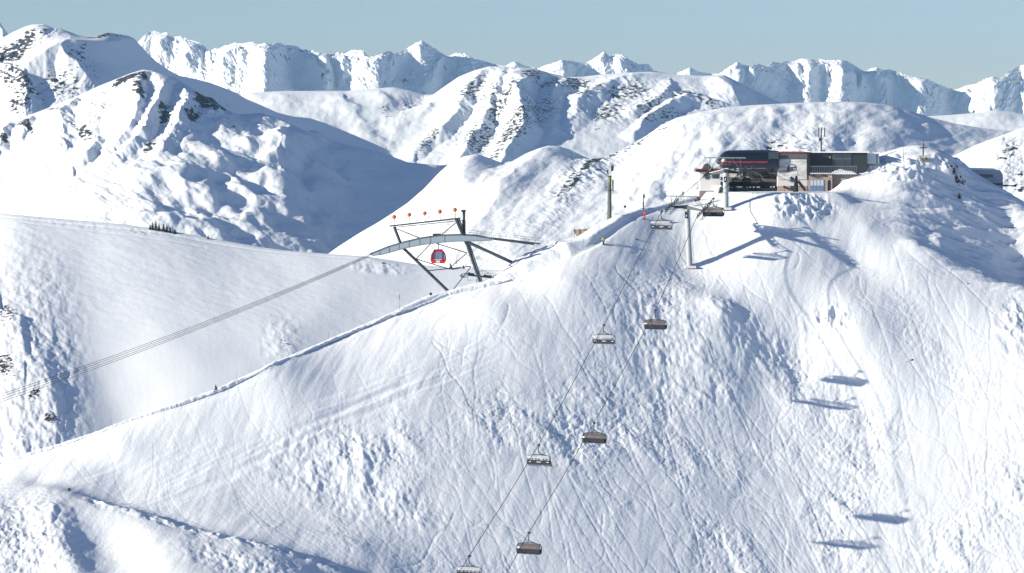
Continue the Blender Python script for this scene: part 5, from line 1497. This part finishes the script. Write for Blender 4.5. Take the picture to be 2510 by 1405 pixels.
mb.beam(fb.p(1985, 407.5, -.8), fb.p(2099, 407.5, -.8), .09, .09); mb.beam(fb.p(1985, 422, -.8), fb.p(2099, 422, -.8), .05, .05)
mb.build('balcony_railing', M['galv'], t)
box3(fb, 1978, 426.5, 2040, 471, 0, 9, 'stone_wall', 'stone', t)
gd = box3(fb, 1985, 440, 2020, 470, -.10, -.0, 'door_frame', 'galv', t)
for i in range(4): 
    pn = box3(fb, 1986.5 + i * 8.4, 442, 1993 + i * 8.4, 455, -.14, -.10, 'pane', 'paleblue', t); box3(fb, 1986.5 + i * 8.4, 456, 1993 + i * 8.4, 469, -.14, -.10, 'lower_pane', 'glass', t)
mb = MB(); mb.prism(fb.xz((2028.5, 470), (2028.5, 446), (2030, 442), (2032.5, 440.5), (2035, 443), (2036, 448), (2036, 470)), -.06, 0); mb.build('arched_door', M['black'], t)
for x_ in (1996, 2020): MB().box(fb.p(x_, 431, -.3), (.9, .6, .18), Matrix.Rotation(R(15), 3, 'Y')).build('wall_spotlight', M['darksteel'], t)
MB().box(fb.p(2034, 432, -.15), (.9, .1, .7)).build('notice_board', M['yellowish'], t)
box3(fb, 2040, 427, 2100, 474, .8, 8, 'side_wing', 'stone_dark', t)  # wing stone takes a darker colour to paint in its shade
box3(fb, 2062, 437, 2076, 456, .74, .8, 'side_window', 'paleblue', t)
mb = MB().prism(fb.xz((2040, 427.5), (2040, 423), (2050, 418), (2062, 415), (2074, 418), (2090, 420), (2104, 427.5)), .3, 4); mb.build('terrace_snow', M['snowcap'], t, bevel=.15)
box3(fb, 2128, 376, 2158, 402, 2.5, 9, 'annexe', 'paleblue', t); box3(fb, 2127, 374.5, 2161, 377, 2.2, 9.3, 'annexe_roof', 'snowcap', t)
box3(fb, 2152, 377, 2154, 402, 2.4, 2.5, 'downpipe', 'darksteel', t)

t = thing('advertising_banner', 'large printed banner of a dark car on snow, on the left wall of the building', 'banner', P(1942, 411, 663.85))
fm = Fr(1942, 411, 663.85)
MB().prism(fm.xz((1908, 440), (1977, 440), (1977, 390), (1908, 390)), -.06, .02).build('banner_cloth', M['mural'], t)
MB().prism(fm.xz((1929, 421), (1929, 412), (1933, 405), (1941, 402), (1949, 404), (1953, 410), (1953, 417), (1942, 420)), -.085, -.062).build('printed_car', M['carpaint'], t)
MB().prism(fm.xz((1909, 426), (1909, 419), (1930, 417), (1944, 420), (1932, 424)), -.075, -.062).build('printed_shadow', M['carshade'], t)
MB().prism(fm.xz((1934, 407), (1941, 404), (1948, 406), (1949, 409), (1935, 409.5)), -.095, -.087).build('printed_windscreen', M['paleblue'], t)
MB().prism(fm.xz((1944, 413.5), (1952, 413.5), (1952, 415), (1944, 415)), -.095, -.087).build('printed_grille', M['logo'], t)
MB().tube(fm.p(1958.5, 413, -.10), fm.p(1958.5, 413, -.06), .22, .22, 14).build('printed_roundel', M['yellowish'], t)

# snow gun with stairs in front of the building
fg = Fr(1950, 468, 659.5); t = thing('snow_gun', 'dark snow gun on a mast with a hood, in front of the banner wall', 'snow gun', fg.o)
mb = MB().loft([[fg.p(1950, 468, 0) + Vector((a, b, -.3)) for a, b in ((-.5, -.4), (.6, -.4), (.6, .4), (-.5, .4))], [fg.p(1952, 432, 0) + Vector((a, b, 0)) for a, b in ((-.25, -.2), (.25, -.2), (.25, .2), (-.25, .2))]]); mb.build('mast', M['navy'], t)
MB().tube(fg.p(1952, 436), fg.p(1956, 421), .10, .03).build('aerial', M['darksteel'], t)
MB().tube(fg.p(1950, 444, -.2), fg.p(1936, 440, -.5), .32, .42, 14).build('barrel', M['midsteel'], t, smooth=True)
MB().tube(fg.p(1936.5, 440, -.5), fg.p(1934, 439.4, -.55), .46, .46, 14).build('nozzle_ring', M['galv'], t)
MB().tube(fg.p(1946, 438, -.2), fg.p(1938, 434, -.3), .16, .2, 10).build('spotlight', M['green'], t)
MB().box(fg.p(1944, 462, -.3), (1.3, 1.0, 1.1)).build('pump_box', M['char'], t, bevel=.05)
fg2 = Fr(1966, 468, 660.5); t = thing('steel_stairs', 'steep dark metal stairs leaning against the building beside the snow gun', 'stairs', fg2.o)
mb = MB().beam(fg2.p(1955, 445, -.4), fg2.p(1974, 469, -.4), .10, .35); mb.build('stringer', M['black'], t)
mb = MB().beam(fg2.p(1958, 442, .5), fg2.p(1975, 464, .5), .10, .3); mb.build('stringer', M['midsteel'], t)
mb = MB()
for i in range(9): mb.box(fg2.p(1957 + i * 2, 446 + i * 2.6, .05), (.25, .9, .04))
mb.build('tread', M['galv'], t)
fg3 = Fr(1928, 462, 659.8); t = thing('hand_sledge', 'dark red timber rack lying at the foot of the banner wall', 'rack', fg3.o)
MB().beam(fg3.p(1920, 457), fg3.p(1936, 464), .5, .45).build('rack_top', M['darkwood'], t); MB().tube(fg3.p(1923, 458), fg3.p(1923, 468), .06).tube(fg3.p(1935, 463), fg3.p(1935, 469), .06).build('rack_legs', M['darkwood'], t)

# masts, cross
fa = Fr(2013, 372, 668); t = thing('antenna_mast', 'dark mobile phone mast with three panels on the roof of the building', 'mast', fa.o)
MB().tube((0, 0, -.3), fa.p(2013, 316), .17, .12, 8).build('pole', M['darksteel'], t)
for x_, a_, b_ in ((2006.5, 313, 336), (2013.5, 312, 328), (2021, 313, 336)): MB().box(fa.p(x_, (a_ + b_) / 2, -.2), (.30, .25, (b_ - a_) * .089)).build('panel_antenna', M['midsteel'], t, bevel=.04)
mb = MB()
for y_ in (317, 333): mb.beam(fa.p(2006, y_), fa.p(2021, y_), .06, .06)
mb.beam(fa.p(2013.5, 333), fa.p(2013.5, 317), .06, .06); mb.tube(fa.p(2013, 345), fa.p(2021, 333), .05); mb.build('bracket', M['darksteel'], t)
MB().box(fa.p(2009.5, 342), (.4, .3, .6)).build('radio_unit', M['darksteel'], t); MB().box(fa.p(2018, 370), (.9, .5, .35)).build('base_box', M['darksteel'], t)
fa = Fr(2077, 374, 672); t = thing('lattice_mast', 'very thin pale lattice mast rising behind the building', 'mast', fa.o)
mb = MB()
for dx, dy in ((-.18, 0), (.18, 0), (0, .25)): mb.tube((dx, dy, -1), (dx * .3, dy * .3, fa.p(2077, 290).z), .02)
for i in range(22):
    z_ = i * .33; mb.tube((-.17 + i * .004, 0, z_), (.17 - i * .004, 0, z_ + .33), .012)
mb.build('lattice', M['galv'], t); MB().tube((0, 0, fa.p(2077, 292).z), (0, 0, fa.p(2077, 283).z), .015).build('tip', M['galv'], t)
g_ = ground('near', 2214, 398); fa = Fr(2215, 398, g_.y); t = thing('flagpole', 'slender slightly leaning pole left of the summit cross', 'pole', fa.o)
MB().tube(fa.p(2215, 404), fa.p(2212.5, 330), .06, .03, 8).build('pole', M['midsteel'], t, smooth=True)
MB().ball(fa.p(2212.5, 329), .06, 8).build('finial', M['darksteel'], t)
g_ = ground('near', 2263, 394); fa = Fr(2263, 392, g_.y); t = thing('summit_cross', 'dark wooden summit cross on a stone cairn', 'cross', fa.o)
MB().beam(fa.p(2263, 392), fa.p(2263, 350), .26, .26).build('upright', M['darksteel'], t); MB().beam(fa.p(2254.5, 362.5), fa.p(2272, 362.5), .2, .24).build('crossbar', M['darksteel'], t)
mb = MB(); q = random.Random(3)
for i in range(16):
    mb.box((q.uniform(-.8, .8), q.uniform(-.5, .5), q.uniform(-.3, .35)), (q.uniform(.3, .6), q.uniform(.3, .5), q.uniform(.2, .35)), Matrix.Rotation(q.uniform(0, 3), 3, 'Z'))
mb.build('cairn', M['wood'], t, bevel=.05); MB().box(fa.p(2263, 385, -.3), (.7, .2, .7), Matrix.Rotation(R(45), 3, 'Y')).build('plaque', M['yellowish'], t)

# gondola station at the far right
fo_ = Fr(2415, 462, 682); t = thing('gondola_station', 'grey blue gondola station on stilts at the right edge of the hill', 'lift station', fo_.o)
MB().prism(fo_.xz((2352, 461), (2458.5, 461), (2458.5, 428), (2451, 416.5), (2352, 416.5)), 0, 10).build('body', M['archgrey'], t)
MB().prism(fo_.xz((2352, 416.5), (2450.5, 416.5), (2449, 413.8), (2380, 412.5), (2352, 414)), .2, 10).build('snowy_roof', M['snowcap'], t)
box3(fo_, 2356, 427.5, 2434, 435.5, -.05, 0, 'window_band', 'glass_dark', t)
for x_ in (2386, 2398, 2410, 2422): box3(fo_, x_, 427.5, x_ + 1.2, 435.5, -.10, -.05, 'mullion', 'midsteel', t)
box3(fo_, 2372, 444, 2457, 449, -.15, 0, 'pale_band', 'archgrey', t); box3(fo_, 2352, 449.5, 2458, 454, -.10, 0, 'dark_band', 'black', t); box3(fo_, 2396, 454.5, 2457, 461, -.12, 0, 'floor_edge', 'archgrey', t)
for x_, y_ in ((2405, 474), (2416, 476), (2447, 488), (2454, 492), (2459, 496)): MB().tube(fo_.p(x_, 461, 1.5), fo_.p(x_, y_ + 16, 1.5), .30 if x_ < 2420 else .13, seg=10).build('stilt', M['darksteel'], t)
mb = MB()
for y_ in (466, 472, 478, 484): mb.beam(fo_.p(2447, y_, 1.5), fo_.p(2459, y_, 1.5), .06, .06)
mb.build('stilt_brace', M['midsteel'], t)
mb = MB().prism(fo_.xz((2458.5, 453), (2486, 455), (2498, 451), (2494, 459), (2480, 457), (2466, 458), (2458.5, 457)), 2, 2.6); mb.beam(fo_.p(2467, 453, 2.3), fo_.p(2467, 441, 2.3), .05, .05); mb.build('rope_boom', M['darkwood'], t)
rope('ropeway_cable', 'thin dark rope leaving the boom of the gondola station to the right', [fo_.o + fo_.p(2494, 453, 2.3), P(2640, 453, 690)], .03, M['rope'])
b_ = ground('near', 2508, 512); t = thing('snow_fence', 'dark snow fence panel cut by the right edge of the photo', 'fence', P(2508, 511, 676))
mb = MB()
for i in range(6): mb.box((-.3 + i * .22, 0, .3), (.14, .05, 1.0))
mb.build('slats', M['darkwood'], t); MB().box((.25, .04, .55), (1.3, .05, .08)).box((.25, .04, .05), (1.3, .05, .08)).build('rail', M['wood'], t)

# people on the station platform
for k, (px, rz, su, lab) in enumerate([(1800, 2.6, 'darkcloth', 'person in dark clothes beside the round tower at the station'), (1843, 3.0, 'darkcloth', 'person in black waiting under the middle of the station'), (1852, 3.3, 'browncloth', 'person in a brown jacket waiting under the middle of the station')]):
    p_ = P(px, 463, YS - 2.2); standing_skier(lab, P(px, 468.5, YS - 2.2), rz, su, 'darkcloth')

# ------------------------------------------------------------------ the cold blue air
hz = bpy.data.materials.new('mountain_air'); hz.use_nodes = True
N = hz.node_tree.nodes; N.clear()
out = N.new('ShaderNodeOutputMaterial'); pv = N.new('ShaderNodeVolumePrincipled')
pv.inputs['Color'].default_value = (0.40, 0.70, 0.95, 1)
pv.inputs['Density'].default_value = 3.6e-5
pv.inputs['Anisotropy'].default_value = 0.0
hz.node_tree.links.new(pv.outputs[0], out.inputs['Volume'])
bm = bmesh.new(); r_ = bmesh.ops.create_cube(bm, size=1.0)
for v in bm.verts: v.co = Vector((v.co.x * 34000, -2200 + (v.co.y + .5) * 17000, -232 + (v.co.z + .5) * 640))
me = bpy.data.meshes.new('haze'); bm.to_mesh(me); bm.free(); me.materials.append(hz)
ho = bpy.data.objects.new('haze', me); COL.objects.link(ho); tag(ho, 'thin blue mountain air that veils the distant peaks', kind='stuff')
